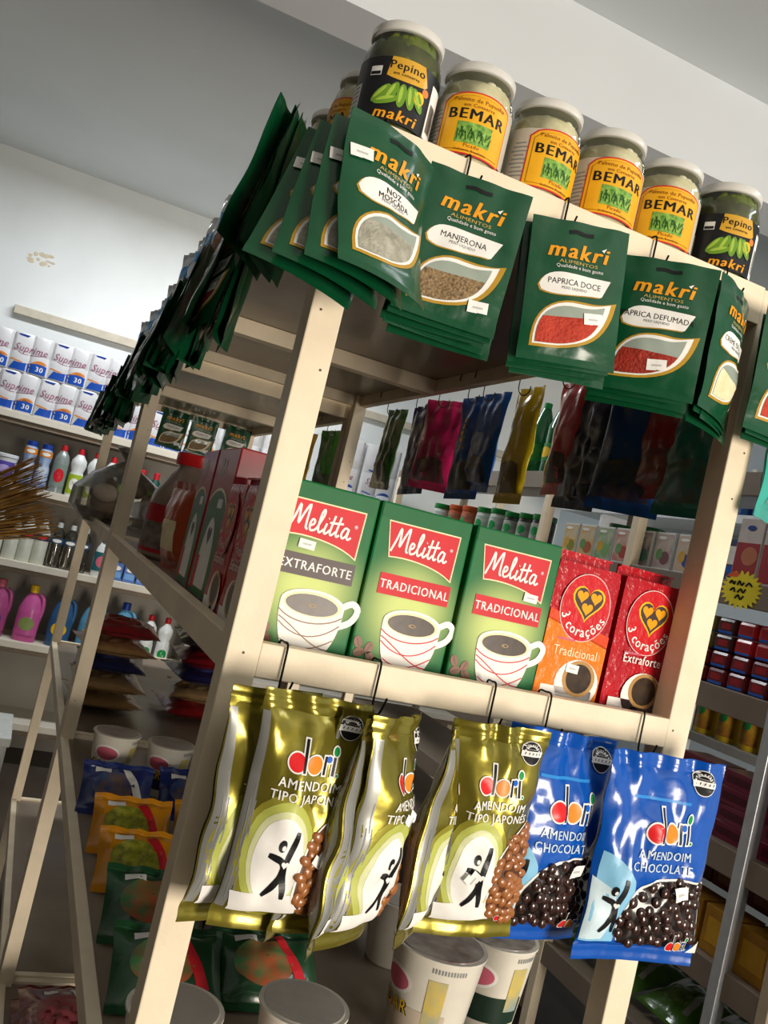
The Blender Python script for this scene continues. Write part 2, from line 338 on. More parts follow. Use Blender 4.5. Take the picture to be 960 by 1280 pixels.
# ------------------------------------------------------------------ jars on the top boards
glass = clear('jar_glass', 'f6faf4')
lidw = M('lid_white', 'dcdad4', .35, coat=.2)
def jar(kind):
    R = .0405; t = empty('glass_jar')
    prof = [(.0, .0), (.034, .0), (.039, .004), (R, .012), (R, .082), (.038, .094), (.034, .101), (.034, .106)]
    fill = M('palm_heart_brine', 'e6dcbe', .35, col2='c4b48e', scale=60, coat=.4) if kind == 'palm' else M('pickle_brine', '5a5a22', .25, col2='31350f', scale=50, coat=.5)
    f = MB(); f.lathe([(max(0, r-.0022), z+.002 if i < 2 else z) for i, (r, z) in enumerate(prof[:-2])] + [(.031, .098), (0, .0985)], 32); f.build('contents', fill, t, smooth=True)
    ck = MB()
    for k in range(26):
        a = k*2.39; z = .070+.026*((k*.37) % 1); r = (R if z < .082 else R-(z-.082)*.35)-.006
        if kind == 'palm': ck.blob((r*math.sin(a), -r*math.cos(a), z), (.007, .004, .006), Matrix.Rotation(a, 3, 'Z'))
        else: ck.blob((r*math.sin(a), -r*math.cos(a), z), (.008, .005, .015), Matrix.Rotation(a, 3, 'Z') @ Matrix.Rotation(.5*math.sin(k*3), 3, 'Y'))
    tag(ck.build('pieces_in_brine', M('palm_heart', 'efe6cc', .5) if kind == 'palm' else M('pickle', '77802c', .4, col2='4c5a1a'), t, smooth=True), kind='stuff')
    g = MB(); g.lathe(prof, 36); g.build('glass', glass, t, smooth=True)
    l = MB(); n = 72; L = [(.0365, .1065), (.0375, .1075), (.0375, .1150), (.036, .117), (.030, .117), (.0285, .116), (0, .116)]; l.lathe(L, n)
    l.build('lid', lidw, t, smooth=True)
    p = Print(); S = cyl(R+.0003)
    if kind == 'palm':
        lab = M('label_yellow', 'f3b21c', .4, coat=.15)
        p.rect(0, .043, .125, .066, M('label_back', 'c9bfae', .5), 0)
        for k in range(9): p.rect(-.046, .018+.005*k, .020-(k % 3)*.004, .0018, greyp, 1)
        arch = [(-.036, .008), (.036, .008), (.036, .066)] + bez((.034, .070), (.02, .079), (-.02, .079), (-.034, .070), 10) + [(-.036, .066)]
        p.poly([(x*1.04, (z-.042)*1.05+.042) for x, z in arch], redp, 1); p.poly(arch, lab, 2)
        p.poly([(x*.9, (z-.042)*.92+.042) for x, z in arch], M('label_line', 'b06a14', .4), 3); p.poly([(x*.885, (z-.042)*.905+.042) for x, z in arch], lab, 4)
        p.text('BEMAR', 0, .0465, .0172, black, 5, .03, sx=1.0)
        p.text('Palmito de Pupunha', 0, .0665, .0062, M('label_ink', 'a05a12', .4), 5, .01); p.text('em Conserva', 0, .0605, .0055, MATS['label_ink'], 5, .01)
        p.rect(0, .031, .036, .024, M('palm_photo', '3f7a28', .4, col2='9bc45a', scale=220), 5)
        for k in range(22): p.stroke([(-.016+.0015*k, .022+.004*(k % 3)), (-.0165+.0015*k+.004*math.sin(k), .034+.003*math.sin(k*2))], .0009, M('palm_leaf', 'c9df86' if k % 2 else '204d18', .4), 6, False)
        p.text('Picado', 0, .0145, .0058, MATS['label_ink'], 5, .01); p.text('Indústria Brasileira', 0, .0098, .004, MATS['label_ink'], 5)
    else:
        lab = M('label_black', '18191c', .4, coat=.1)
        p.rect(0, .040, .118, .068, lab, 0); p.rect(.047, .036, .024, .056, white, 1)
        for k in range(12): p.rect(.0385+.0014*k, .03, .0007, .03, black, 2)
        p.rect(-.052, .030, .018, .034, white, 1)
        for k in range(6): p.rect(-.052, .018+.005*k, .013, .0016, greyp, 2)
        p.poly([(-.014, .074), (.020, .074), (.027, .056)]+bez((.024, .053), (.01, .049), (-.012, .049), (-.020, .056), 8), M('label_gold', 'd9a52c', .35, coat=.3), 2)
        p.text('Pepino', .003, .0615, .0122, black, 3, .014); p.text('em conserva', .003, .0555, .0048, black, 3)
        p.rect(-.028, .058, .012, .010, white, 2); p.rect(-.028, .0555, .0105, .0035, black, 3)
        p.ell(.026, .049, .0042, .0042, M('label_spot', 'd8803a', .4), 3)
        for x, z, r in ((-.018, .034, .9), (-.008, .036, 1.2), (.002, .035, 1.55), (.011, .036, 1.7), (-.012, .028, .35), (.019, .037, 2.1)):
            p.ell(x, z, .0125, .0046, M('gherkin_a', '6f9a2e', .4), 3, rot=r); p.ell(x-.001, z+.001, .009, .0018, M('gherkin_b', 'a7c64a', .4), 4, rot=r)
        p.ell(.020, .040, .006, .007, yellowp, 3)
        p.text('makri', 0, .0085, .0165, orange, 3, .03, .18)
    p.build('label', S, t, cell=.006)
    t['category'] = 'jar'; return t
JP, JK = Kit(jar('palm')), Kit(jar('pickle'))
zj = ZTOP+.0005
JK((.045, .047, zj), (0, 0, R_(-12)), 'pickle jar with white lid and black label, at the rack corner above the nutmeg packets', 'pickle jars on the top board', (1, 1, .94))
JS = (1, 1, .90)
for k, (x, a, d) in enumerate(((.131, -14, 'nearest the corner pickle jar'), (.219, 6, 'second from the corner pickle jar'), (.303, -8, 'third from the corner pickle jar'), (.387, -22, 'next to the right-hand pickle jar'))):
    JP((x, .047+.003*(k % 2), zj), (0, 0, R_(a)), 'white-lidded jar with yellow label in the front row, '+d, 'palm heart jars on the top board', JS)
JK((.475, .049, zj), (0, 0, R_(-20)), 'pickle jar with black label at the right end of the front jar row', 'pickle jars on the top board', (1, 1, .94))
for k, (y, d) in enumerate(((.150, 'directly behind the corner pickle jar'), (.262, 'second behind the corner pickle jar'), (.376, 'farthest back beside the upright pouches'))):
    JP((.047, y, zj), (0, 0, R_(-70+15*k)), 'white-lidded jar with yellow label on the left edge, '+d, 'palm heart jars on the top board', JS)
# ------------------------------------------------------------------ green spice packets
foil = M('green_film', '0a4a2b', .32, coat=.35, bump=.25, bscale=55, var=.12); foilr = M('green_film_back', '0b3d26', .4, coat=.2, var=.15)
def sticker(t, S, u, z, rot=.1, w=.021, h=.012, ly=8):
    p = Print(); p.rect(u-w*.25, z, w*.5, h, paper, ly, rot); p.rect(u+w*.25*math.cos(rot), z+w*.25*math.sin(rot)+.0008, w*.5, h*.95, paper, ly, rot)
    p.rect(u, z, w*.5, h*.16, M('faint_ink', 'c4c4c2', .5), ly+1, rot); return p.build('price_sticker', S, t.children[0] if t.children else t, cell=.006)
def packet(text, fill, seed, warp=None, W_=.108, H=.152, stick=(.030, .024), T=.007, plain=False):
    b = Pouch(W_, H, T, seal=.008, seed=seed, crease=.0011, fold=.0010, narrow=.015, low=.62, warp=warp, nu=18, nv=20)
    t = empty('spice_packet'); t['category'] = 'spice packet'
    bd = b.mesh('packet_body', foil, t)
    p = Print()
    p.stroke([(-.014, .139), (-.005, .1405), (.005, .139), (.014, .140)], .0042, black, 1)
    for dx in (0,): p.text('makri', dx-.002, .1115, .0235, orange, 3, .035, .2, 1.05)
    p.poly([(.0235, .1255), (.029, .1285), (.0265, .1235)], white, 4)
    p.text('ALIMENTOS', 0, .1055, .0050, M('print_soft_gold', 'c8b060', .4), 3, .0, 0, 1.6); p.text('Qualidade e bom gosto', .002, .1005, .0052, white, 3, .008)
    ban = [(.038, .0945), (.030, .0765)] + bez((.028, .0755), (.0, .0745), (-.028, .066), (-.042, .0775), 10) + bez((-.040, .0805), (-.034, .097), (-.02, .0965), (.0, .0945), 8)
    p.poly([(x-.0016, z-.0012) for x, z in ban], gold, 1); p.poly(ban, white, 2)
    ln = text.split('|')
    p.text(ln[0], -.002, .0825 if len(ln) == 1 else .0858, .0088, black, 3, .0 if len(ln) == 1 else .012, 0, .95)
    if len(ln) > 1: p.text(ln[1], -.001, .0785, .0082, black, 3, .012, 0, .9)
    p.text('PESO LIQUIDO', -.002, .0778 if len(ln) == 1 else .0755, .0040, greyp, 3)
    def leaf(g):
        q = bez((-.043, .014), (-.046, .052), (-.026, .069), (.010, .067), 10) + bez((.010, .067), (.03, .066), (.038, .070), (.048, .073), 6) + bez((.048, .073), (.042, .035), (.026, .013), (-.043, .014), 12)
        cx, cz = .002, .041; return [(cx+(x-cx)*g, cz+(z-cz)*g) for x, z in q]
    p.poly(leaf(1.0), gold, 1); p.poly([(x-.0018, z+.0002) for x, z in leaf(.90)], white, 2); p.poly([(x-.004, z-.001) for x, z in leaf(.80)], M('packet_inside', '9aa59a', .3, coat=.4), 3)
    if fill:
        q = leaf(.79); top = [(x-.004, z-.001) for x, z in q if z < .052+.004*math.sin(x*180+seed)] ; p.poly(top, fill, 4)
    p.build('front_print', b.F, t, cell=.006)
    if stick: sticker(t, b.F, *stick)
    return t
def fillm(name, a, b, sc=400): return M(name, a, .6, col2=b, scale=sc, bump=.5, bscale=300)
oreg = fillm('dried_marjoram', 'a58a62', '5b4630'); papr = fillm('sweet_paprika', 'c4402a', 'b0321f', 120); papd = fillm('smoked_paprika', 'a8301e', '8a2416', 120)
garl = fillm('garlic_cream', 'efe6c0', 'e2d6a6', 90); nutm = fillm('nutmeg', 'b9b6a6', '8d8a7c', 90)
def curl(a, tw=0, lift=0): return lambda p: Vector((p.x, p.y + a*p.x*p.x*40 + lift*(p.z-.15)**2*6, p.z)) if not tw else Matrix.Rotation(tw*(p.z-.15)*6, 3, 'Z') @ Vector((p.x, p.y + a*p.x*p.x*40, p.z))
KP = {'noz': Kit(packet('NOZ|MOSCADA', nutm, 1, curl(.10, .0, -.3), stick=(-.040, .112), T=.012)),
      'man': Kit(packet('MANJERONA', oreg, 2, curl(-.02))), 'pap': Kit(packet('PAPRICA DOCE', papr, 3, curl(.02), stick=(.022, .050))),
      'def': Kit(packet('PAPRICA DEFUMADA', papd, 4, curl(.03), stick=(.008, .032))), 'alho': Kit(packet('CREME DE ALHO', garl, 5, curl(.05), stick=None, T=.012)),
      'col': Kit(packet(' ', papr, 6, curl(.04), stick=None, T=.012))}
def hang(k, x, y, ztop, yaw, tilt=0, rx=0, label=None, group=None, H=.152, kits=KP, hole=.012):
    """hang a bag so that its hole sits at (x, y, ztop)"""
    m = Matrix.Rotation(yaw, 3, 'Z') @ Matrix.Rotation(rx, 3, 'X') @ Matrix.Rotation(tilt, 3, 'Y')
    sc = .95 if kits is KP else 1
    o = Vector((x, y, ztop)) - m @ Vector((0, 0, (H-hole)*sc))
    return kits[k](o, m.to_euler(), label, group, (sc, sc, sc))
FR = [('noz', .028, 'nutmeg packet with silver window', 4, .36, .06), ('man', .119, 'marjoram packet with brown herb window', 5, -.22, .05), ('pap', .237, 'sweet paprika packet with red window', 4, -.22, -.10),
      ('def', .352, 'smoked paprika packet with dark red window', 4, -.55, .0), ('alho', .452, 'garlic cream packet with pale yellow window', 4, .55, .02), ('col', .540, 'packet with orange-red window at the right post', 3, .15, .02)]
for i, (k, x, d, n, yw, tl) in enumerate(FR):
    hook(x, 0, ZTOP, .15*math.sin(i*2), 'black wire hook holding the '+d, s=.95)
    for j in range(n):
        noz = k == 'noz'; fan = 0 if not j else -.16*j if noz else .10*math.sin(j*2.1+i)-.02*j
        fx = -.009*j if noz else .004*math.sin(j*1.7+i)+.003*j
        lab = ('frontmost ' if j == 0 else ORD[j]+' from the front, ')+'green '+d+(' on its hook' if j == 0 else '')
        hang(k, x+fx, (-.066+.0125*j if noz else -.038+.0085*j), ZTOP-(.048 if noz else .044)-.004*j, yw+fan, tl+(.055*j if noz else .02*math.sin(j*3)), rx=(-.03 if noz else -.03-.012*j), label=lab, group='green spice packets on the front rail')
# row down the left side rail, seen edge-on
q = 0
for i in range(13):
    y = .12+.195*i; z = ZTOP if y < 1.4 else ZTOP-.035
    hook(.0, y, z, R_(-90), 'black wire hook holding dark spice packets on the left side rail', 'black wire hooks on the left side rail')
    zd = -.015 if i == 0 else .040
    for j in range(6):
        yw = R_(-90)+(rnd.uniform(-.6, -.2) if i == 0 else rnd.uniform(-.5, .1)); q += 1
        hang(('def', 'man', 'pap')[q % 3], (-.010-.007*j if i == 0 else -.014-.0065*j)+.005*rnd.uniform(-1, 1), y-.012*j+.03*rnd.uniform(-1, 1), z-.020-zd-.008*rnd.random(), yw, .12*rnd.uniform(-1, 1), rx=-.06-.03*j,
             label='dark green spice packet hanging edge-on in the row along the left side rail', group='spice packets along the left side rail')
# packets on the far rail of the rear rack
for i, (x, d) in enumerate(((.235, 'leftmost'), (.345, 'middle'), (.475, 'rightmost'))):
    hook(x, 2.637, ZTOP-.035, 0, 'black wire hook on the far rail holding the '+d+' packet')
    hang('man', x, 2.60, ZTOP-.075, .1*i-.1, .05, label=d+' green packet hanging on the far rail above the red-capped bottle', group='packets on the far rail')
# ------------------------------------------------------------------ coffee boxes and bricks
MEL = [[(0, -.05), (.16, .5), (.27, .98), (.30, .6), (.31, .2), (.45, .65), (.62, 1.05), (.60, .5), (.60, .1), (.68, .05)],
       [(.70, .2), (.86, .30), (.88, .45), (.79, .48), (.73, .25), (.78, .04), (.92, .08), (1.0, .2)],
       [(1.0, .2), (1.17, .75), (1.16, .98), (1.08, .8), (1.04, .3), (1.08, .04), (1.18, .1), (1.24, .2)],
       [(1.32, .46), (1.27, .15), (1.31, .03), (1.40, .12), (1.46, .22)], [(1.58, .85), (1.49, .2), (1.53, .03), (1.62, .12), (1.68, .22)],
       [(1.80, .85), (1.71, .2), (1.75, .03), (1.84, .12)], [(1.42, .52), (1.65, .55), (1.92, .60)],
       [(2.14, .42), (2.02, .46), (1.91, .22), (1.96, .03), (2.08, .15), (2.15, .44), (2.12, .12), (2.18, .03), (2.28, .14)], [(1.35, .66), (1.37, .68)]]
def cup(p, cx, cz, s, stripe, ly=3):
    C_ = lambda x, z: (cx+x*s, cz+z*s)
    p.stroke([C_(.92, .62), C_(1.22, .78), C_(1.42, .60), C_(1.25, .22), C_(.72, -.05)], .20*s, white, ly)
    p.poly([C_(*q) for q in bez((-1, .55), (-1, -.3), (-.75, -.85), (-.45, -1.0), 8)+bez((-.45, -1.0), (0, -1.12), (.25, -1.1), (.45, -1.0), 5)+bez((.45, -1), (.75, -.85), (1, -.3), (1, .55), 8)+[(1, .55)]], white, ly+1)
    for a, b, c, d in (((-.99, .25), (-.5, -.15), (.5, -.1), (.98, .3)), ((-.93, -.1), (-.3, -.6), (.4, -.5), (.95, .05)), ((-.95, .05), (-.4, -.2), (.2, -.75), (.72, -.72)), ((-.75, -.62), (-.2, -.95), (.3, -.8), (.85, -.4))):
        p.stroke([C_(*q) for q in bez(a, b, c, d, 10)+[d]], .035*s, stripe, ly+2, False)
    p.ell(*C_(0, .55), 1.0*s, .42*s, white, ly+3); p.ell(*C_(0, .53), .9*s, .36*s, creamp, ly+4); p.ell(*C_(-.02, .51), .82*s, .31*s, M('coffee_print', '2c211c', .3, col2='4a3a2c', scale=90), ly+5)
    p.ell(*C_(0, .5), .13*s, .06*s, M('coffee_froth', '9a7c50', .4), ly+6); p.ell(*C_(.02, .5), .07*s, .03*s, MATS['coffee_print'], ly+7)
def beans(p, pts, ly=3):
    for x, z, r in pts: p.ell(x, z, .0062, .0045, M('bean_print', '7a4c34', .4), ly, rot=r); p.stroke([(x-.0045*math.cos(r), z-.0045*math.sin(r)), (x+.0045*math.cos(r), z+.0045*math.sin(r))], .0008, M('bean_line', '4a2c1e', .4), ly+1, False)
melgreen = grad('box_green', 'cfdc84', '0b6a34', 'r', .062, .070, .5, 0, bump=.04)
def melitta(word, colr, stick):
    t = empty('coffee_box'); t['category'] = 'coffee box'; w_, d, h = .1075, .062, .165
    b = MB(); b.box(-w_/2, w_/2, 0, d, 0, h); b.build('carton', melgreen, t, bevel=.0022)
    p = Print(); p.poly([(-w_/2+.002, h-.002), (-w_/2+.002, h-.016), (w_/2-.002, h-.019), (w_/2-.002, h-.002)], M('box_top_green', '0a6432', .5), 0)
    ban = lambda g: [(-.041-g, .146+g), (.041+g, .146+g), (.0395+g, .100-g*1.6)] + bez((.039, .100-g), (.02, .112-g), (-.02, .115-g), (-.041-g, .110-g), 10)
    p.poly(ban(.0014), creamp, 1); p.poly(ban(0), redp, 2)
    for ks, st in enumerate(MEL): p.stroke([(-.0345+x*.0285, .1175+z*.0245-.0006*x) for x, z in st], lambda q: .0022, white, 3+.8*ks)
    p.ell(.034, .131, .0022, .0022, pink, 3); p.text('®', .034, .1298, .004, white, 4)
    p.rect(.002, .083, .082, .0215, colr, 2); p.text(word, .002, .0785, .0128, white, 3, .022, 0, .86 if word == 'TRADICIONAL' else .9)
    cup(p, .008, .029, .0335, redp if word == 'TRADICIONAL' else M('cup_stripe_brown', '8a6450', .4))
    beans(p, [(-.044, .010, .4), (-.034, .016, 1.2), (-.031, .007, 2.4), (-.047, .020, 2.0)])
    p.build('front_print', flat(-.0002), t, base=.0003, step=.00012)
    s = Print(); s.rect(stick[0], stick[1], .017, .009, paper, 12, -.05); s.rect(stick[0], stick[1], .009, .0018, M('faint_ink', 'c4c4c2', .5), 13); s.build('price_sticker', flat(-.0002), t, base=.0003, step=.00012)
    return t
zc = ZC-.0055
m1 = melitta('EXTRAFORTE', dkbrown, (-.012, .1035)); m1.location = (.0735, .034, zc); m1.rotation_euler = (R_(-1), 0, R_(-1))
tag(m1, 'green coffee box with a brown banner, half behind the left post', None, 'green coffee boxes')
K2 = Kit(melitta('TRADICIONAL', redp, (.026, .1015)))
mid_box = K2((.1835, .033, zc), (R_(-1.5), 0, R_(1.5)), 'green coffee box with red banner, middle of the three', 'green coffee boxes')
K2((.2945, .031, zc), (R_(-1), 0, R_(-1)), 'green coffee box with red banner, beside the orange coffee brick', 'green coffee boxes')
for c_ in list(mid_box.children):
    if c_.name.startswith('price_sticker'): bpy.data.objects.remove(c_)      # only its neighbours are priced
def heart(cx, cz, s): return [(cx+s*(16*math.sin(a)**3)/16, cz+s*(13*math.cos(a)-5*math.cos(2*a)-2*math.cos(3*a)-math.cos(4*a))/16) for a in [2*PI*k/28 for k in range(28)]]
def brick(word, body, low):
    t = empty('coffee_brick'); t['category'] = 'coffee pack'; w_, d, h = .088, .058, .152
    b = MB(); nx, nz = 8, 14
    ring = [(x, 0) for x in [w_*(i/nx-.5) for i in range(nx)]] + [(w_/2, d*i/5) for i in range(5)] + [(w_*(.5-i/nx), d) for i in range(nx)] + [(-w_/2, d*(1-i/5)) for i in range(5)]
    n = len(ring); vs = []
    for j in range(nz+1):
        z = h*j/nz
        for (x, y) in ring:
            dn = noise.noise(Vector((x*60, y*60+3, z*45)))*.0016; k = 1-.03*(j in (0, nz)); vs.append(((x+dn)*k, d/2+(y-d/2)*k+dn, z))
    b.add(vs, [(j*n+i, j*n+(i+1) % n, (j+1)*n+(i+1) % n, (j+1)*n+i) for j in range(nz) for i in range(n)]+[tuple(range(n-1, -1, -1)), tuple(nz*n+i for i in range(n))])
    b.build('foil_brick', body, t, smooth=True)
    f = MB(); f.box(-w_*.47, w_*.47, d*.38, d*.42, h-.002, h+.010); f.box(-w_*.47, w_*.47, d*.30, d*.42, h+.0095, h+.012); f.build('folded_top', body, t)
    p = Print(); S = lambda u, z, hh: Vector((u, -.0016-hh, z))
    if low: p.poly([(-.0435, .003), (.0435, .003), (.0435, .066), (-.0435, .088)], low, 0); p.poly([(-.0435, .086), (.0435, .064), (.0435, .078), (-.0435, .098)], M('brick_blend', 'e8491c', .36, coat=.1, bump=.3, bscale=90), 0)
    p.ell(.002, .105, .0345, .0385, M('ring_white', 'eec8c4', .4), 1, 36); p.ell(.002, .105, .0335, .0375, M('brick_ring_red', 'd01a24', .4, bump=.5, bscale=110), 2, 36)
    p.poly(heart(.004, .112, .0225), yellowp, 3); p.poly(heart(.004, .1122, .0200), dkbrown, 4)
    for x, z in ((-.0055, .1175), (.0135, .1175), (.004, .1045)): p.poly(heart(x, z, .0078), M('heart_gold', 'f2a81e', .3), 5)
    p.text('3 corações', .002, .105, .0165, white, 4, .02, 0, 1.0, arc=-.0325)
    p.text(word, .002, .049 if low else .056, .0150, white if not low else creamp, 3, .014, 0, .82); p.rect(-.014, .067, .024, .0022, pink, 3)
    p.ell(.012, .020, .030, .027, white, 2); p.rect(.0, .008, .07, .012, white, 2)
    p.ell(.014, .026, .0225, .0205, M('rim_tan', 'b98d52', .4), 3); p.ell(.014, .026, .0175, .0165, M('coffee_print', '2c211c'), 4)
    p.build('front_print', S, t, base=.0003, step=.00014)
    if low: s = Print(); s.rect(.002, .036, .017, .0095, paper, 9, -.06); s.rect(.002, .036, .009, .0018, MATS['faint_ink'], 10, -.06); s.build('price_sticker', S, t, base=.0003, step=.00014)
    return t
bred = M('brick_red', 'b81422', .3, coat=.2, bump=.7, bscale=110, var=.15)
BT, BE = Kit(brick('Tradicional', bred, M('brick_orange', 'ec7c14', .34, coat=.15, bump=.6, bscale=110))), Kit(brick('Extraforte', bred, None))
BT((.3925, .036, zc), (0, 0, R_(3)), 'orange and red foil coffee brick beside the green boxes', 'foil coffee bricks')
BE((.4855, .038, zc), (0, 0, R_(3)), 'dark red foil coffee brick against the right post', 'foil coffee bricks')
for k, (y, d) in enumerate(((.118, 'nearest the corner post'), (.212, 'second from the corner post'))):
    BE((.026, y+.03, zc), (0, 0, R_(-90)), 'red foil coffee brick facing the left side, '+d, 'foil coffee bricks')
# cartons with a bottle picture, jug and loaf on the left side of the coffee shelf
def milkbox():
    t = empty('powder_carton'); t['category'] = 'carton'; w_, d, h = .135, .07, .20
    b = MB(); b.box(-w_/2, w_/2, 0, d, 0, h); b.build('carton', M('carton_red', 'b8323e', .35, coat=.2), t, bevel=.002)
    p = Print(); q = [(-.066, .002), (.066, .002), (.066, .118)]+bez((.066, .118), (.03, .150), (-.03, .150), (-.066, .118), 12)
    p.poly([(x, z+.004 if z > .01 else z) for x, z in q], creamp, 0); p.poly(q, M('carton_green', '1f6a34', .35), 1)
    p.poly(bez((-.038, .012), (-.044, .06), (-.03, .10), (0, .106), 10)+bez((0, .106), (.03, .10), (.044, .06), (.038, .012), 10)+[(.038, .012)], white, 2)
    p.poly(heart(0, .082, .014), dkbrown, 3); p.rect(-.04, .03, .022, .045, redp, 3); p.stroke([(-.03, .160), (-.02, .185), (-.012, .162), (0, .186), (.004, .160)], .003, white, 2); p.rect(.02, .125, .03, .012, white, 2)
    p.build('front_print', flat(-.0002), t, base=.0003, step=.00012); return t
KM = Kit(milkbox())
KM((.030, .365, zc), (0, 0, R_(-90)), 'red and green carton beside the red coffee bricks, left side', 'red and green cartons')
KM((.032, .510, zc), (0, 0, R_(-92)), 'red and green carton beside the red-capped jug, left side', 'red and green cartons')
b = Pouch(.12, .15, .04, seed=9); t = empty('orange_pouch', (.045, .69, zc), (R_(4), 0, R_(-80)), 'orange film pouch leaning between carton and red-capped jug', 'pouch')
b.mesh('pouch_body', M('orange_film', 'b8481c', .3, coat=.4, bump=.3), t); p = Print(); p.rect(0, .06, .07, .05, creamp, 1); p.build('front_print', b.F, t, cell=.008)
t = empty('plastic_jug', (.085, .93, zc), (0, 0, R_(-60)), 'plastic jug with red screw cap and red label on the coffee shelf', 'jug')
mb = MB(); mb.lathe([(0, 0), (.066, 0), (.072, .006), (.072, .105), (.068, .125), (.045, .165), (.036, .178), (.036, .19)], 28); mb.build('jug_body', M('jug_plastic', 'a08a7c', .3, coat=.3, trans=.2), t, smooth=True)
mb = MB(); mb.lathe([(0, .186), (.041, .186), (.042, .189), (.042, .207), (.039, .21), (0, .21)], 40); mb.build('cap', redd, t, smooth=True)
p = Print(); p.rect(0, .058, .40, .09, M('jug_label', 'b02026', .4), 0); p.rect(.0, .045, .09, .05, M('jug_label_photo', '8c8078', .4, col2='5a4a42', scale=60), 1); p.build('label', cyl(.0723), t, cell=.01)
# loaf of bread in a clear bag
t = empty('bread_bag', (.07, 2.15, zc-.035+.03), (0, 0, .3), 'clear plastic bag of bread rolls on the rear rack', 'bread bag')
mb = MB()
for k in range(11): mb.blob((.09*math.sin(k*2.3), .10*math.cos(k*1.7), .035+.03*(k % 4)), (.045, .035, .030), Matrix.Rotation(k, 3, 'Z'), 12, 8)
tag(mb.build('bread_rolls', M('bread_crust', 'a89888', .5, col2='c8bcae', scale=18), t, smooth=True), kind='stuff')
mb = MB(); mb.lathe([(.02, 0), (.11, .0), (.15, .04), (.15, .10), (.11, .15), (.04, .19), (.015, .21), (.05, .245)], 22); o = mb.build('film', clear('bag_film', 'd8d4ce', .2, .5), t, smooth=True)
for v in o.data.vertices: v.co += v.co.normalized()*.012*noise.noise(v.co*30)
# ------------------------------------------------------------------ peanut bags under the coffee shelf
goldf = M('gold_film', '8c8230', .26, .65, .4, bump=.3, bscale=40, var=.2, scale=10); bluef = M('blue_film', '0752b2', .28, 0, .6, bump=.3, bscale=45, var=.08)
silver = M('silver_back', '8f8f8a', .35, .3, .2)
pnut = M('peanut_skin', 'a86c3c', .35, coat=.5, col2='8a5026', scale=30); choc = M('chocolate_ball', '2e1c18', .18, coat=.6, col2='452a24', scale=20)
def dori(p, cx, cz, s, ly=4, stem=black):
    C_ = lambda x, z: (cx+x*s, cz+z*s)
    for g, base in ((.09, 1), (0, 0)):
        L = ly if base else ly+1; c = lambda m: white if base else m
        p.ell(*C_(-1.05, 0), (.52+g)*s, (.52+g)*s, c(redd), L, 26); p.rect(*C_(-.56, .42), (.16+2*g)*s, (1.85+2*g)*s, c(stem), L+(0 if base else 1))
        p.ell(*C_(.12, 0), (.50+g)*s, (.52+g)*s, c(M('dori_orange', 'ee8a28', .35)), L+(0 if base else 1), 26)
        p.rect(*C_(.82, .02), (.17+2*g)*s, (1.05+2*g)*s, c(stem), L); p.ell(*C_(1.06, .38), (.19+g)*s, (.19+g)*s, c(bluep), L+(0 if base else 1))
        p.rect(*C_(1.42, .02), (.17+2*g)*s, (1.05+2*g)*s, c(stem), L); p.ell(*C_(1.47, .86), (.19+g)*s, (.26+g)*s, c(greenp), L)
        p.ell(*C_(1.70, -.44), (.08+g*.6)*s, (.08+g*.6)*s, c(greenp), L)
def man(p, cx, cz, s, ly=5):
    C_ = lambda x, z: (cx+x*s, cz+z*s)
    p.ell(*C_(-.05, .55), .15*s, .21*s, black, ly, 18, -.15); p.ell(*C_(0, .49), .07*s, .09*s, white, ly+1, 12, -.3)
    for q in ([(.42, 1.1), (.38, .6), (.22, .05), (.18, -.25)], [(-.48, .18), (-.2, .12), (.05, .02), (.18, -.3)], [(.12, -.1), (.14, -.5), (-.05, -.9), (-.32, -1.25)], [(.2, -.1), (.25, -.5), (.36, -.9), (.40, -1.25)]):
        p.stroke([C_(*z) for z in q], lambda a: s*(.07+.17*math.sin(PI*min(1, .15+a*.75))), black, ly)
    p.poly([C_(*q) for q in heart(.17, -.05, .14)], white, ly+2)
def seal_mark(p, cx, cz, r, ly=4):
    p.ell(cx, cz, r, r, white, ly); p.ell(cx, cz, r*.93, r*.93, black, ly+1); p.poly([(cx-r*1.1, cz-r*.28), (cx+r*1.0, cz-r*.28), (cx+r*1.1, cz+r*.18), (cx-r*.95, cz+r*.18)], white, ly+2)
    for k in range(5): p.stroke([(cx-r*.7+.35*r*k, cz-r*.12), (cx-r*.6+.35*r*k, cz+r*.06)], r*.07, black, ly+3, False)
    p.ell(cx, cz+r*.3, r*.5, r*.33, white, ly+2, 14, 0, 0, PI); p.ell(cx, cz+r*.33, r*.36, r*.2, black, ly+3, 14, 0, 0, PI);
    for k in range(9): p.stroke([(cx+r*.68*math.sin(a), cz+r*.68*math.cos(a)) for a in (-1.3+.3*k, -1.15+.3*k)], r*.14, white, ly+4, False)
def inside(pt, poly):
    x, y = pt; c = False
    for i in range(len(poly)):
        (x1, y1), (x2, y2) = poly[i-1], poly[i]
        if (y1 > y) != (y2 > y) and x < (x2-x1)*(y-y1)/(y2-y1)+x1: c = not c
    return c
def nuts(t, b, poly, m, r, seed, name, elong=1.35):
    rr = random.Random(seed); mb = MB(); pts = []
    x0, x1, z0, z1 = min(p[0] for p in poly), max(p[0] for p in poly), min(p[1] for p in poly), max(p[1] for p in poly)
    for k in range(2500):
        q = (rr.uniform(x0, x1), rr.uniform(z0, z1))
        if inside(q, poly) and all(math.hypot(q[0]-a[0], q[1]-a[1]) > r*1.55 for a in pts): pts.append(q)
    for q in pts:
        c = b.F(q[0], q[1], .0012); rot = Matrix.Rotation(rr.uniform(0, 6), 3, 'Y'); mb.blob(c, (r, r*.55, r*elong), rot, 9, 6)
    return tag(mb.build(name, m, t, smooth=True), kind='stuff')
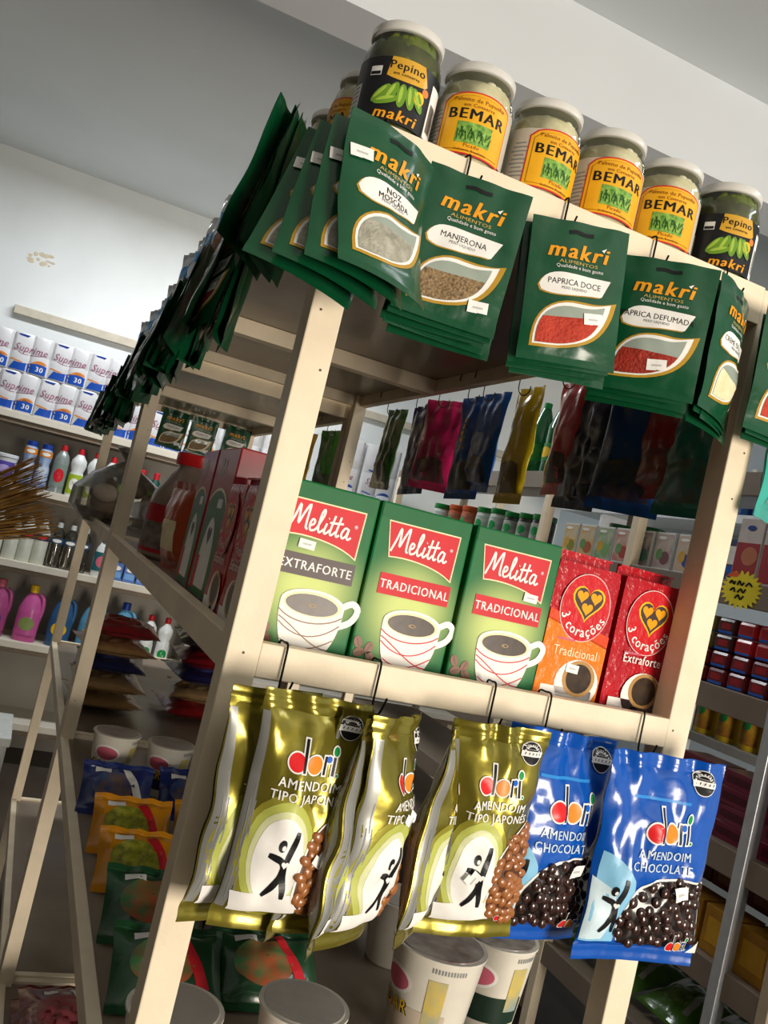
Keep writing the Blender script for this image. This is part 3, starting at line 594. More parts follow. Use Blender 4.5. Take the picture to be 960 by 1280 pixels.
def goldbag(seed, warp=None, stick=(.036, .072)):
    w_, h = .104, .205; b = Pouch(w_, h, .038, seal=.016, seed=seed, crease=.0028, fold=.0035, narrow=.10, low=.75, warp=warp, nu=34, nv=46, rib=.0006)
    t = empty('peanut_bag'); t['category'] = 'snack bag'; b.mesh('film', goldf, t)
    p = Print()
    for L, (r, m) in enumerate(((.050, M('halo_a', 'a39c3a', .3, .3)), (.044, palegreen), (.037, M('halo_c', 'd9dcaa', .35)))): p.ell(-.012, .068, r*.74, r*1.10, m, L, 30)
    p.ell(-.012, .066, .023, .037, white, 3, 30)
    win = bez((.049, .118), (.025, .100), (.010, .085), (.010, .040), 12)+bez((.010, .040), (.012, .025), (.03, .020), (.049, .020), 8)+[(.049, .020)]
    p.poly([(-.045, .034), (.014, .040), (.018, .022), (-.04, .016)], white, 3)
    p.poly([(-.0515, .018), (-.0435, .018), (-.0425, .11), (-.0450, .186), (-.0515, .186)], silver, 0)
    for k in range(9): p.rect(-.0465+.0022*(k % 3), .04+.022*(k//3)+.035*(k % 2), .0009, .026, M('back_ink', '8a8c8c', .5), 1)
    p.poly([(x-.0022, z) for x, z in win], white, 4); p.poly(win, M('window_shadow', '5a3620', .4), 5)
    dori(p, .001, .149, .0150, 4); p.text('AMENDOIM', .003, .1275, .0115, white, 4, .018, 0, .95); p.text('TIPO JAPONÊS', .004, .1165, .0112, white, 4, .018, 0, .95)
    man(p, -.010, .066, .025); dori(p, .033, .0235, .0055, 6); seal_mark(p, .033, .183, .0110)
    p.build('front_print', b.F, t, cell=.005)
    nuts(t, b, [(x+.001 if x < .05 else x-.003, z) for x, z in win], pnut, .0045, seed, 'peanuts')
    q = Print()
    for sx in (-1, 1): q.poly([(sx*.030, .018), (sx*.051, .018), (sx*.051, .186), (sx*.030, .186)], silver, 0)
    for k in range(18): q.rect((.038+.004*(k % 3))*(1 if k % 2 else -1), .05+.018*(k//3), .0009, .015, MATS['back_ink'], 1)
    q.build('back_print', b.B, t, cell=.008)
    if stick: sticker(t, b.F, *stick, rot=1.0, w=.016, h=.010, ly=22)
    return t
def bluebag(seed, warp=None):
    w_, h = .150, .214; b = Pouch(w_, h, .040, seal=.015, seed=seed, crease=.0026, fold=.0045, narrow=.07, low=.7, warp=warp, nu=34, nv=46, rib=.0004)
    t = empty('peanut_bag'); t['category'] = 'snack bag'; b.mesh('film', bluef, t); p = Print()
    sw = [(-.074, .020), (-.035, .022)]+bez((-.035, .03), (-.02, .06), (-.02, .075), (-.03, .088), 8)+bez((-.03, .088), (-.045, .108), (-.06, .112), (-.074, .112), 8)
    p.poly(sw, cyan, 1); p.poly([(-.074, .022), (-.05, .024), (-.042, .05), (-.05, .075), (-.074, .085)], M('pale_blue', 'd6ecf6', .35), 2)
    win = bez((-.030, .022), (-.040, .045), (-.035, .075), (.0, .088), 12)+bez((0, .088), (.02, .0925), (.05, .0925), (.070, .088), 10)+[(.070, .088), (.070, .028), (.045, .022)]
    p.poly([(x*1.03-.001, z+.0022) for x, z in win], white, 3); p.poly(win, M('window_dark', '1c1412', .25, coat=.5), 4)
    dori(p, .006, .138, .0185, 4, M('dori_stem_navy', '14264a', .35)); p.text('AMENDOIM', .006, .1115, .0125, M('silver_ink', 'c9dcec', .3), 4, .018); p.text('CHOCOLATE', .004, .0985, .0125, MATS['silver_ink'], 4, .018)
    man(p, -.050, .062, .024, 5); dori(p, .040, .0255, .0090, 32); p.poly([(.058, .018), (.072, .018), (.072, .032)], white, 30); seal_mark(p, .046, .192, .013)
    p.rect(-.005, .170, .07, .003, M('tear_line', '2f8ad8', .3), 1)
    p.build('front_print', b.F, t, cell=.006)
    nuts(t, b, [(x*.95, z*.96+.002) for x, z in win], choc, .0058, seed, 'chocolate_peanuts', 1.0); sticker(t, b.F, .028, .081, .1, .020, .013, 34); return t
def bend(a, tw=0, lean=0):
    def f(p):
        q = Matrix.Rotation(tw*(p.z-.2)*5, 3, 'Z') @ Vector((p.x, p.y+a*p.x*p.x*30, p.z)); q.y += lean*(p.z-.2); return q
    return f
KG = {'a': Kit(goldbag(3, bend(.05), (.030, .070))), 'b': Kit(goldbag(5, bend(.14, .1), (-.006, .120))), 'c': Kit(goldbag(8, bend(.05), (-.015, .062))), 'x': Kit(bluebag(4, bend(.05))), 'y': Kit(bluebag(11, bend(-.03)))}
HG = .205
for i, (x, d) in enumerate(((.055, 'leftmost gold peanut bags'), (.152, 'middle gold peanut bags'), (.283, 'gold peanut bags beside the blue bag'), (.351, 'left blue peanut bag'), (.475, 'right blue peanut bag'))):
    hook(x, 0, ZC, .1*math.sin(i*2+1), 'black wire hook under the coffee holding the '+d, s=1.0)
GB = 'gold peanut bags'
for k, x, y, z, yw, tl, rx, d in (
    ('a', .078, -.066, 1.362, R_(0), .02, -.03, 'gold peanut bag facing the camera at the front left, on the leftmost hook'),
    ('c', .052, -.030, 1.356, R_(26), .03, -.02, 'gold peanut bag tucked behind its twin against the left post'),
    ('b', .163, -.070, 1.358, R_(46), .03, .02, 'gold peanut bag turned to the right, on the middle hook'),
    ('c', .136, -.054, 1.352, R_(66), .08, .03, 'gold peanut bag seen edge-on, left side of the middle hook'),
    ('a', .122, -.026, 1.350, R_(60), .12, .06, 'gold peanut bag hanging lowest behind the middle hook'),
    ('c', .272, -.056, 1.362, R_(-2), -.03, .0, 'gold peanut bag facing straight out, touching the blue bag'),
    ('a', .240, -.034, 1.352, R_(52), .05, .02, 'gold peanut bag tucked edge-on between the middle and right gold bags')):
    hang(k, x, y, z, yw, tl, rx, d, GB, HG, KG, .010)
hang('x', .367, -.034, 1.360, R_(8), .03, .0, 'blue chocolate peanut bag beside the gold bags', 'blue peanut bags', .214, KG, .012)
hang('y', .474, -.056, 1.358, R_(-2), -.01, -.02, 'blue chocolate peanut bag in front of the right post', 'blue peanut bags', .214, KG, .012)
# ------------------------------------------------------------------ snack bags on the right side rail
def snack(name, col, low, w_=.14, h=.21, seed=1, T=.022, accent=None):
    b = Pouch(w_, h, T, seal=.013, seed=seed, crease=.0018, fold=.0026, narrow=.08, low=.65, nu=20, nv=24)
    t = empty('snack_bag'); t['category'] = 'snack bag'
    b.mesh('film', M(name, col, .28, coat=.5, bump=.35, bscale=50, var=.2, scale=15), t); p = Print()
    p.poly([(-w_*.40, .018), (w_*.40, .018), (w_*.40, h*.30)]+bez((w_*.40, h*.30), (w_*.1, h*.38), (-w_*.1, h*.38), (-w_*.40, h*.30), 8), M(name+'_window', low, .3, coat=.5, col2='6a5a44', scale=35), 1)
    if accent:
        for k in range(5): p.rect(w_*.2, h*.5+.014*k, .014, .009, accent, 1, .2)
    for S, nm in ((b.F, 'front_print'), (b.B, 'back_print')): p.build(nm, S, t, cell=.012)
    return t
SN = [('gold snack bag', 'gold_snack', 'b08a24', '5a4a30', 1.98, 0), ('dark green snack bag nearest the far post', 'leaf_snack', '3c7a28', '2c4a1e', 1.70, 0), ('dark green snack bag between post and navy bag', 'green_snack', '306024', '2a3a20', 1.24, 0),
      ('dark navy snack bag beside the magenta one', 'navy_snack', '2a2a68', '3a3436', 1.06, 0), ('magenta snack bag', 'magenta_snack', 'd02468', '6e2440', .94, 0), ('blue snack bag with yellow marks', 'blue_snack', '1a54b0', '3a4238', .80, 1),
      ('bright blue snack bag', 'azure_snack', '1660bc', '14325c', .735, 0), ('yellow snack bag', 'yellow_snack', 'f0d020', '8a7420', .60, 0), ('salmon red snack bag', 'salmon_snack', 'e85458', '5a2c28', .455, 0),
      ('dark navy snack bag beside the salmon one', 'ink_snack', '101c40', '161c34', .385, 0), ('deep blue snack bag', 'deep_snack', '0c2450', '10203c', .315, 0), ('blue snack bag beside the red one', 'mid_snack', '134a8a', '12305a', .255, 0),
      ('dark red snack bag', 'crimson_snack', 'a82028', '9a2028', .20, 0), ('teal snack bag behind the right post', 'teal_snack', '288a7a', '2a8a7c', .115, 0)]
for i, (d, nm, c, l, y, ac) in enumerate(SN):
    z = ZTOP-.05 if y < 1.42 else ZTOP-.085
    hook(W, y, z+.03, R_(90), 'wire hook holding the '+d, 'black wire hooks on the right rail')
    t = snack(nm, c, l, {7: .10, 8: .095, 5: .12}.get(i, .135+.015*math.sin(i*2)), .205+.012*math.sin(i*3), i+20, accent=yellowp if ac else None)
    H = .205+.012*math.sin(i*3); yw = R_({7: 84, 8: 80}.get(i, 96))+.15*math.sin(i*1.9)
    m = Matrix.Rotation(yw, 3, 'Z') @ Matrix.Rotation(.05*math.sin(i*2.7), 3, 'Y'); o = Vector((W+.032, y, z-.008)) - m @ Vector((0, 0, H-.010))
    t.location = o; t.rotation_euler = m.to_euler(); tag(t, d+' hanging on the right side rail', None, 'snack bags on the right rail')
t = snack('aqua_snack', '38a898', '5ac0b0', .13, .20, 77); t.location = (.60, .005, 1.645); t.rotation_euler = (0, 0, .5); tag(t, 'pale aqua snack bag hanging outside the right post', None, 'snack bags on the right rail')
hook(.585, .0, ZTOP-.045, .6, 'wire hook holding the pale aqua snack bag outside the right post')
# ------------------------------------------------------------------ upright pouches along the left edge of the top boards
def upright(name, a, c, seed, photo=False):
    b = Pouch(.135, .178, .055, seal=.012, seed=seed, crease=.002, fold=.003, low=.55, narrow=.1)
    t = empty('stand_pouch'); t['category'] = 'pouch'; b.mesh('film', M(name, a, .3, coat=.5, bump=.25, var=.06), t); p = Print()
    p.poly([(-.06, .014), (.06, .014), (.06, .07)]+bez((.06, .07), (.02, .10), (-.02, .05), (-.06, .085), 8), c, 1); p.rect(.0, .125, .07, .035, M('pouch_sky', '3a9ade', .35), 1, .1)
    if photo: p.ell(.0, .075, .035, .03, M('cookie_photo', 'a87858', .4, col2='6a3a2a', scale=60), 2)
    p.build('front_print', b.F, t, cell=.009); return t
UP = [Kit(upright('white_pouch', 'e6ebee', M('pouch_blue', '2a86d8', .35), 31, True)), Kit(upright('pale_pouch', 'dfe6ee', navyp, 33))]
for i, y in enumerate((.50, .66, .82, .98, 1.14, 1.30, 1.50, 1.70, 1.90, 2.12)):
    UP[0 if i < 4 else 1]((.032, y, ZTOP if y < 1.4 else ZTOP-.035), (R_(3), 0, R_(-78)-.1*math.sin(i*2)), ('white and blue pouch' if i < 4 else 'white and navy pouch')+' standing on the top board, '+ORD[i]+' from the jars', 'pouches standing on the top boards')
# ------------------------------------------------------------------ lower shelf goods
zl = ZL-.0055
def noodlecup(word, c1, c2, r0=.034, r1=.0475, h=.105):
    t = empty('instant_cup'); t['category'] = 'cup'
    mb = MB(); mb.lathe([(0, 0), (r0, 0), (r0+.001, .004), (r1, h-.004), (r1+.002, h-.003), (r1+.002, h), (r1-.002, h)], 32); mb.build('cup_body', M('cup_white', 'dcd6c8', .45, var=.05), t, smooth=True)
    mb = MB(); mb.lathe([(r1-.0015, h-.001), (r1-.004, h+.0012), (0, h+.0008)], 32); mb.build('foil_lid', M('lid_'+word, c2, .3, .2, .3, col2='c9beb4', scale=25, bump=.2), t, smooth=True)
    def S(u, z, hh): r = r0+.001+(r1-r0-.001)*z/h; a = u/r1; return Vector(((r+hh)*math.sin(a), -(r+hh)*math.cos(a), z))
    p = Print(); p.rect(0, h*.30, .16, h*.30, M('cup_band_'+word, c1, .4), 0); p.ell(-.004, h*.66, .030, .017, white, 1); p.ell(-.004, h*.66, .025, .013, pink, 2)
    for dx, m, L in ((0, black, 3), (.0008, yellowp, 4)) if word.strip() else (): p.text(word, dx, h*.36, .024, m, L, .05 if L == 3 else .012, 0, .9)
    for k in range(12): p.rect(.05+.004*k, h*.9, .002, .006, greyp, 1)
    p.rect(.060, h*.55, .026, h*.5, M('cup_panel', 'e0c040', .4, col2='7a9aa8', scale=20), 1); p.build('label', S, t, cell=.008); return t
CK = Kit(noodlecup('CARNE', '2a2f5a', 'a89c92'))
CK((.085, 1.10, zl), (0, 0, R_(-20)), 'instant noodle cup with navy band, left one of the rear pair', 'noodle cups on the lower shelf')
CK((.195, 1.07, zl), (0, 0, R_(-32)), 'instant noodle cup with navy band, right one of the rear pair', 'noodle cups on the lower shelf')
CB = Kit(noodlecup('DAR', 'c8b8a4', '6a4440', .046, .060, .125))
CB((.420, .215, zl), (0, 0, R_(-80)), 'large printed cup with yellow lettering in front, below the gold bags', 'large cups on the lower shelf')
CD = noodlecup('', '1f3428', '4a342e', .044, .057, .120); CD.location = (.535, .265, zl); CD.rotation_euler = (0, 0, R_(-45)); tag(CD, 'large cup with dark green panel beside the yellow-lettered cup', None, 'large cups on the lower shelf')
CL = noodlecup(' ', '9aa0a8', 'b8b4ae', .036, .049, .095); CL.location = (.208, .115, zl); tag(CL, 'cup with pale mottled lid at the bottom, right of the left post', None, 'large cups on the lower shelf')
CL2 = dup(CL, (.062, .10, zl), (0, 0, 1.2), 'cup with pale mottled lid directly behind the left post', 'large cups on the lower shelf')
dup(CL, (.46, .42, zl), (0, 0, 2.2), 'cup with pale mottled lid behind the large printed cups', 'large cups on the lower shelf')
def flatpack(name, c, c2, acc, seed, w_=.135, h=.115, T=.035):
    b = Pouch(w_, h, T, seal=.012, seed=seed, crease=.002, fold=.003, low=1, narrow=.04, rib=.0004)
    t = empty('food_packet'); t['category'] = 'food packet'; b.mesh('film', M(name, c, .3, coat=.5, bump=.3, var=.12), t); p = Print()
    p.ell(-.008, h*.5, w_*.30, h*.27, c2, 1, 20); p.stroke([(w_*.1, h*.85), (w_*.25, h*.5), (w_*.33, h*.25)], .016, acc, 2); p.rect(-.03, h*.8, .03, .012, white, 2); p.build('front_print', b.F, t, cell=.009); return t
nood = M('noodle_photo', 'b8b83a', .45, col2='6a6a20', scale=90); mix = M('candy_photo', 'b84a2c', .4, col2='3f7a4a', scale=45); mix2 = M('snack_photo', '8a6a4a', .4, col2='31508a', scale=40)
FN = Kit(flatpack('yellow_noodle_film', 'd08a14', nood, redp, 41)); FB = Kit(flatpack('navy_noodle_film', '20306e', mix2, white, 43)); FC = Kit(flatpack('candy_film', '1f4a2c', mix, redp, 45, .14, .12)); FD = Kit(flatpack('dark_candy_film', '3a2a26', mix, bluep, 47, .13, .12))
for k, x, y, z, tl, d in ((FB, .080, .915, .0, 50, 'navy noodle packet behind the yellow ones, left'), (FB, .230, .930, .0, 50, 'navy noodle packet behind the yellow ones, right'), (FN, .090, .735, .0, 52, 'yellow noodle packet, rear left of the yellow four'), (FN, .232, .745, .0, 52, 'yellow noodle packet, rear right of the yellow four'),
      (FN, .090, .590, .0, 55, 'yellow noodle packet, front left of the yellow four'), (FN, .232, .605, .0, 55, 'yellow noodle packet, front right of the yellow four'), (FC, .092, .435, .0, 56, 'green candy packet in front of the yellow noodles'), (FC, .090, .270, .0, 60, 'green candy packet behind the left post'), (FC, .225, .285, .0, 62, 'green candy packet below the gold peanut bags'), (FD, .232, .450, .0, 55, 'dark candy packet beside the navy sack')):
    k((x, y-.03, zl+.004), (R_(-tl), 0, R_(4*math.sin(y*40))), d, 'packets lying on the lower shelf')
mb = MB(); mb.blob((0, 0, .085), (.10, .13, .085), None, 26, 18); o = mb.build('navy_sack', M('navy_plastic', '12162c', .22, coat=.6, bump=.5, bscale=25), smooth=True)
for v in o.data.vertices:
    n_ = noise.noise(v.co*18)*.02 + abs(noise.noise(v.co*45))*.010; v.co += Vector((v.co.x, v.co.y, v.co.z-.085)).normalized()*n_; v.co.z = max(.002, v.co.z)
o.location = (.40, .62, zl); tag(o, 'dark navy plastic sack slumped on the lower shelf behind the peanut bags', 'sack')
# stacks of grain bags on the rear rack
def grain(name, c, c2, seed): return Kit(flatpack(name, c, c2, white, seed, .19, .27, .050))
GR = {'red': grain('red_grain_film', '8a1a22', M('bean_red', 'a83a34', .4, col2='6a1a1c', scale=60), 51), 'tan': grain('tan_grain_film', 'a8865a', M('grain_tan', 'c0a070', .4, col2='8a6a40', scale=70), 53), 'navy': grain('navy_grain_film', '1c2a5c', M('grain_blue', '3a4a80', .4), 55), 'black': grain('black_grain_film', '24242a', M('grain_white', 'c8c4c4', .4, col2='b03a34', scale=20), 57)}
ST = [(.115, 1.62, ['tan', 'tan', 'navy', 'tan', 'red'], 'left'), (.385, 1.66, ['red', 'tan', 'navy', 'red', 'black'], 'right')]
for x, y, ks, d in ST:
    for j, k in enumerate(ks):
        GR[k]((x+.012*math.sin(j*2+x*9), y+.01*math.cos(j*3), zl+.028+.049*j), (R_(-90), 0, R_(6*math.sin(j*2.3+x*7))), k+' grain bag lying '+ORD[j]+' from the bottom of the '+d+' stack, rear rack', 'grain bags stacked on the rear rack')
RB = grain('red_bag_film', '70181e', M('bag_pink', '9a4a50', .4), 61)
for j, (x, y, z) in enumerate(((.12, 1.02, 0), (.13, .99, .045), (.12, .70, 0), (.13, .72, .045), (.36, .95, 0))):
    RB((x, y, .33-.0055+.026+z), (R_(-90), 0, .1*math.sin(j*3)), ('upper ' if z else 'lower ')+'dark red bag on the bottom shelf, '+('rear left' if y > .9 and x < .3 else 'front left' if x < .3 else 'right'), 'red bags on the bottom shelf')
# ------------------------------------------------------------------ back wall shelving
sh = empty('wall_shelving', (0, 4.05, 0), label='long cream wall shelving with cleaning goods and toilet paper', cat='shelving')
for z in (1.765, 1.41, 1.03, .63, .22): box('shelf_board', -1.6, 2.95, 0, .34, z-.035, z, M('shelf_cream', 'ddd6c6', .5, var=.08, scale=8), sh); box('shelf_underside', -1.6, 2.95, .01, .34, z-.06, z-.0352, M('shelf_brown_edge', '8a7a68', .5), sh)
for x in (-1.3, .95, 2.6): box('upright_post', x, x+.035, .30, .335, 0, 2.2, cream, sh)
box('back_panel', -1.6, 2.95, .336, .345, 0, 1.76, M('shelf_back_grey', 'a09a90', .6, var=.1, scale=4), sh)
def tpack(word, bottom, mid, num, w_=.186, h=.198, d=.10):
    t = empty('toilet_paper_pack'); t['category'] = 'toilet paper'; Rr = w_/4
    def fy(u): return -d/2*(.72+.28*math.sqrt(max(0, 1-(((abs(u)-Rr)/Rr)**2))))
    def S(u, z, hh): return Vector((u, fy(u)-hh, z))
    mb = MB(); us = [w_*(i/24-.5) for i in range(25)]; zs = [0, .006, h*.5-.002, h*.5, h*.5+.002, h-.006, h]
    ring = [(u, fy(u)) for u in us]+[(-u, -fy(u)) for u in us]; n = len(ring)
    vs = [(x*(.94 if z in (0, h) else 1), y*(.92 if z in (0, h) else (.985 if abs(z-h*.5) < 1e-6 else 1)), z) for z in zs for x, y in ring]
    mb.add(vs, [(j*n+i, j*n+(i+1) % n, (j+1)*n+(i+1) % n, (j+1)*n+i) for j in range(len(zs)-1) for i in range(n)]+[tuple(range(n-1, -1, -1)), tuple((len(zs)-1)*n+i for i in range(n))])
    mb.build('wrapper', M('tissue_film', 'd3d2d4', .3, coat=.5, bump=.25, bscale=35, var=.06), t, smooth=True)
    p = Print(); e = .088
    p.poly([(-e, .008), (e, .008), (e, .055)]+bez((e, .055), (.03, .075), (-.02, .03), (-e, .052), 10), bottom, 1)
    if mid: p.poly([(-.005, .042)]+bez((-.005, .042), (.03, .082), (.06, .085), (e, .066), 8)+[(e, .062), (.03, .072)], mid, 0); p.poly([(-e, .055), (-.03, .045), (-.03, .052), (-e, .062)], mid, 0)
    p.poly([(-e+.01, .190), (-.02, .190), (-.03, .178), (-e+.018, .182)], navyp, 1)
    p.text(word, -.004, .105, .052, M('tissue_word', '9a5a78', .4), 1, .012, .25, .86); p.stroke([(-.06, .10), (-.03, .092), (.04, .10), (.07, .112)], .003, MATS['tissue_word'], 1)
    if num: p.text(num, .055, .022, .036, white, 2, .02)
    p.build('front_print', S, t, cell=.012); return t
TP = Kit(tpack('Suprime', M('tissue_blue', '1c4fae', .35), M('tissue_orange', 'dc8a44', .4), '30'))
cols = ['leftmost', 'second', 'third', 'fourth', 'fifth', 'sixth', 'seventh']
for r in (0, 1):
    for k in range(7): TP((-.545+.19*k-.02*(1-r), 4.12, 1.7655+.199*r), (0, 0, .02*math.sin(k*3+r)), 'orange and blue toilet paper pack, '+('upper' if r else 'lower')+' row, '+cols[k]+' from the left', 'orange and blue toilet paper packs')
T2 = Kit(tpack('alpha', M('tissue_royal', '2a52b8', .35), None, None, .20, .30))
for k, x in enumerate((.80, 1.02)): T2((x, 4.12, 1.7655), (0, 0, .03), 'tall white and royal blue tissue pack, '+('left' if k == 0 else 'right')+' one behind the coffee', 'tall tissue packs')
T3 = Kit(tpack('Sublime', M('tissue_white', 'dfe4ea', .35), M('tissue_mid', '3a5ab0', .4), None, .22, .34))
for k, x in enumerate((1.40, 1.635)): T3((x, 4.12, 1.7655), (0, 0, -.03), 'tall white tissue pack with blue wave, '+('left' if k == 0 else 'right')+' one behind the snack bags', 'tall tissue packs')
def bottle(nm, prof, body, capc, lab=None, caps=None, word=None, sy=1, handle=False, cap_r=.016, cap_h=.03):
    t = empty(nm); t['category'] = 'bottle'; mb = MB(); mb.lathe(prof, 22, sy); mb.build('bottle_body', body, t, smooth=True); zt = prof[-1][1]
    mb = MB(); mb.lathe([(0, zt-.006), (cap_r, zt-.006), (cap_r, zt+cap_h*.9), (cap_r*.85, zt+cap_h), (0, zt+cap_h)], 18, 1); mb.build('cap', capc, t, smooth=True)
    if lab:
        (z0, z1, rr, m, m2) = lab; p = Print(); wd = rr*2.4; S = lambda u, z, hh: Vector(((rr+hh)*math.sin(u/rr), -(rr*sy+hh)*math.cos(u/rr), z))
        p.rect(0, (z0+z1)/2, wd, z1-z0, m, 0); p.ell(0, (z0+z1)/2, wd*.28, (z1-z0)*.3, m2, 1)
        if word: p.text(word, 0, (z0+z1)/2-.006, .02, black, 2, .02, .2)
        p.build('label', S, t, cell=.012)
    if handle: mb = MB(); mb.tube(crom([(prof[-4][0]*.55, 0, prof[-1][1]-.01), (prof[1][0]*1.0, 0, prof[-1][1]-.035), (prof[1][0]*1.12, 0, prof[-1][1]*.62), (prof[1][0]*.95, 0, prof[-1][1]*.42)], 5), .011, 10); mb.build('handle', body, t, smooth=True)
    return t
blc = M('bleach_white', 'dfe3e2', .35, coat=.2); pvr = M('cap_red', 'c22430', .4); milk = M('milky_plastic', 'd4d6c8', .35, coat=.3); wat = clear('water_plastic', 'd8d8d0', .08, .3)
lime = M('label_lime', 'a8c430', .4); silv = M('silver_bottle', '8c9694', .3, .2, .3); dgl = M('dark_green_bottle', '16443c', .3, coat=.4)
BP = [(0, 0), (.036, 0), (.037, .005), (.034, .12), (.030, .13), (.040, .165), (.037, .19), (.020, .215), (.015, .222)]
bl = Kit(bottle('bleach_bottle', BP, blc, pvr, (.012, .115, .0375, lime, white)))
for k, (x, d) in enumerate(((.0, 'left'), (.084, 'middle'), (.168, 'right'))): bl((x, 4.10, 1.4105), (0, 0, -.1), 'white bleach bottle with lime label and red cap, '+d+' of three', 'lime-labelled bleach bottles')
sb = Kit(bottle('cleaner_bottle', [(0, 0), (.034, 0), (.035, .006), (.033, .10), (.026, .13), (.033, .165), (.030, .195), (.024, .21)], M('striped_bottle', 'cdd4dc', .3, coat=.3, col2='3a7ac0', scale=14), navyp, (.165, .195, .033, M('neck_orange', 'e08a2a', .4), white), cap_r=.026, cap_h=.022))
for k, x in enumerate((-.240, -.166)): sb((x, 4.10, 1.4105), (0, 0, 0), 'blue-striped cleaner bottle with navy cap, '+('left' if k == 0 else 'right')+' one', 'striped cleaner bottles')
s_ = bottle('cleaner_bottle', [(0, 0), (.038, 0), (.038, .17), (.03, .20), (.018, .215), (.015, .22)], silv, pvr, (.03, .15, .0385, M('label_grey', '7f8f88', .4), redp)); s_.location = (-.085, 4.10, 1.4105); tag(s_, 'grey bottle with red cap between striped and lime-labelled bottles')
dg = Kit(bottle('disinfectant_bottle', [(0, 0), (.034, 0), (.034, .14), (.028, .17), (.014, .19), (.013, .195)], dgl, pvr, (.03, .12, .0345, lime, white)))
for k, x in enumerate((.250, .325, .40, .62)): dg((x, 4.10, 1.4105), (0, 0, 0), 'dark green bottle with red cap on the second shelf, '+cols[k]+' of the four' , 'dark green bottles')
t = empty('margarine_tub', (-.345, 4.10, 1.4105), label='white and purple tub standing above the milky bottles', cat='tub'); mb = MB(); mb.lathe([(0, 0), (.045, 0), (.055, .12), (.058, .122), (.058, .135), (.05, .138), (0, .138)], 24); mb.build('tub_body', M('tub_white', 'd8dae0', .4), t, smooth=True)
p = Print(); p.rect(0, .062, .11, .075, M('tub_purple', '5a4aa8', .4), 0); p.ell(0, .062, .03, .02, M('tub_lilac', 'b8a8e0', .4), 1); p.build('label', cyl(.0535), t, cell=.012)
NP = [(0, 0), (.035, 0), (.036, .005), (.036, .165), (.030, .185), (.014, .205), (.013, .215)]
vb = Kit(bottle('vinegar_bottle', NP, milk, M('cap_clear', 'c8ccca', .35), (.125, .155, .0365, M('band_purple', '3a3450', .35), redp), cap_r=.015, cap_h=.02)); wb = Kit(bottle('clear_bottle', NP, wat, MATS['cap_clear'], (.125, .155, .0365, M('band_blue', '35506a', .35), white), cap_r=.015, cap_h=.02))
for k, x in enumerate((-.30, -.225, -.155, -.085)): vb((x, 4.11, 1.0305), (0, 0, 0), 'milky vinegar bottle with dark band, '+cols[k]+' of the four on the third shelf' , 'milky vinegar bottles')
for k, x in enumerate((-.012, .055, .122)): wb((x, 4.11, 1.0305), (0, 0, 0), 'clear bottle with blue band on the third shelf, '+('left', 'middle', 'right')[k]+' of three', 'clear bottles')
s_ = bottle('detergent_bottle', [(0, 0), (.036, 0), (.04, .01), (.042, .09), (.034, .15), (.018, .18), (.013, .185)], blc, navyp, (.03, .13, .0425, M('label_teal', '24606a', .4), pink), sy=.6); s_.location = (.225, 4.09, 1.0305); tag(s_, 'white detergent bottle with navy cap beside the blue cartons')
for k, x in enumerate((.315, .385, .455)):
    t = empty('soap_carton', (x, 4.09, 1.0305), label='small blue soap carton on the third shelf, '+('left', 'middle', 'right')[k]+' of three', cat='carton', group='blue soap cartons'); box('carton', -.031, .031, 0, .05, 0, .09, M('soap_blue', '2a62b0', .35), t)
    p = Print(); p.rect(0, .03, .05, .03, M('soap_light', '5a9ad8', .35), 0); p.ell(0, .065, .02, .012, white, 1); p.build('front_print', flat(-.0002), t)
JG = [(0, 0), (.052, 0), (.056, .008), (.060, .10), (.056, .17), (.038, .225), (.020, .25), (.018, .26)]
pk = M('pink_softener', 'c85a9c', .35, coat=.3); bu = M('blue_softener', '5a9ac0', .35, coat=.3); bu2 = M('deep_blue_softener', '2f5a88', .35, coat=.3)
for x, m, capm, d, lm in ((-.215, M('mauve_softener', 'a8487e', .35, coat=.3), pink, 'mauve softener jug at the left edge of the fourth shelf', purple), (-.055, pk, yellowp, 'pink softener jug with yellow cap', M('jug_label_green', '8a9a58', .4)), (.105, bu2, navyp, 'deep blue softener jug with navy cap', yellowp), (.255, bu, navyp, 'light blue softener jug, left one', yellowp), (.415, bu, navyp, 'light blue softener jug, right one', palegreen)):
    t = bottle('softener_jug', JG, m, capm, (.035, .15, .0605, m, lm), sy=.62, handle=True, cap_r=.022, cap_h=.032, word='XY' if False else None); t.location = (x, 4.11, .6305); t.rotation_euler = (0, 0, -.1); tag(t, d, None, 'softener jugs')
wr_ = Kit(bottle('bleach_bottle', BP, blc, pvr, (.012, .10, .0375, blc, greenp)))
for k, x in enumerate((.56, .65, .80, .90)): wr_((x, 4.12, .6305), (0, 0, 0), 'white bottle with red cap on the fourth shelf, '+ORD[k]+' from the softener jugs', 'white bottles on the fourth shelf')
# white crate and straw broom at the left
t = empty('white_crate', (-.21, 3.35, 0), label='white crate standing on the floor at the far left', cat='crate'); box('crate_body', -.2, .18, 0, .4, 0, .33, M('crate_white', 'c9ccc8', .5), t, .008); box('crate_rim', -.21, .19, -.01, .41, .30, .34, MATS['crate_white'], t, .004)
for k in range(3): box('slot', -.12+.1*k, -.06+.1*k, -.004, -.001, .18, .24, M('crate_slot', '6a6a66', .6), t, 0)
t = empty('straw_broom', (-.62, 1.5, 1.20), (0, R_(62), .1), 'straw broom with golden bristles at the left edge', 'broom')
mb = MB(); rr = random.Random(5)
for k in range(260):
    a = rr.uniform(-1, 1); b_ = rr.uniform(-1, 1); x1 = a*.10+rr.uniform(-.01, .01); L = .30+.04*rr.random()
    mb.tube([(a*.03, b_*.012, .20), (a*.06, b_*.02, .34), (x1, b_*.035, .20+L)], [.0016, .0014, .0008], 4)
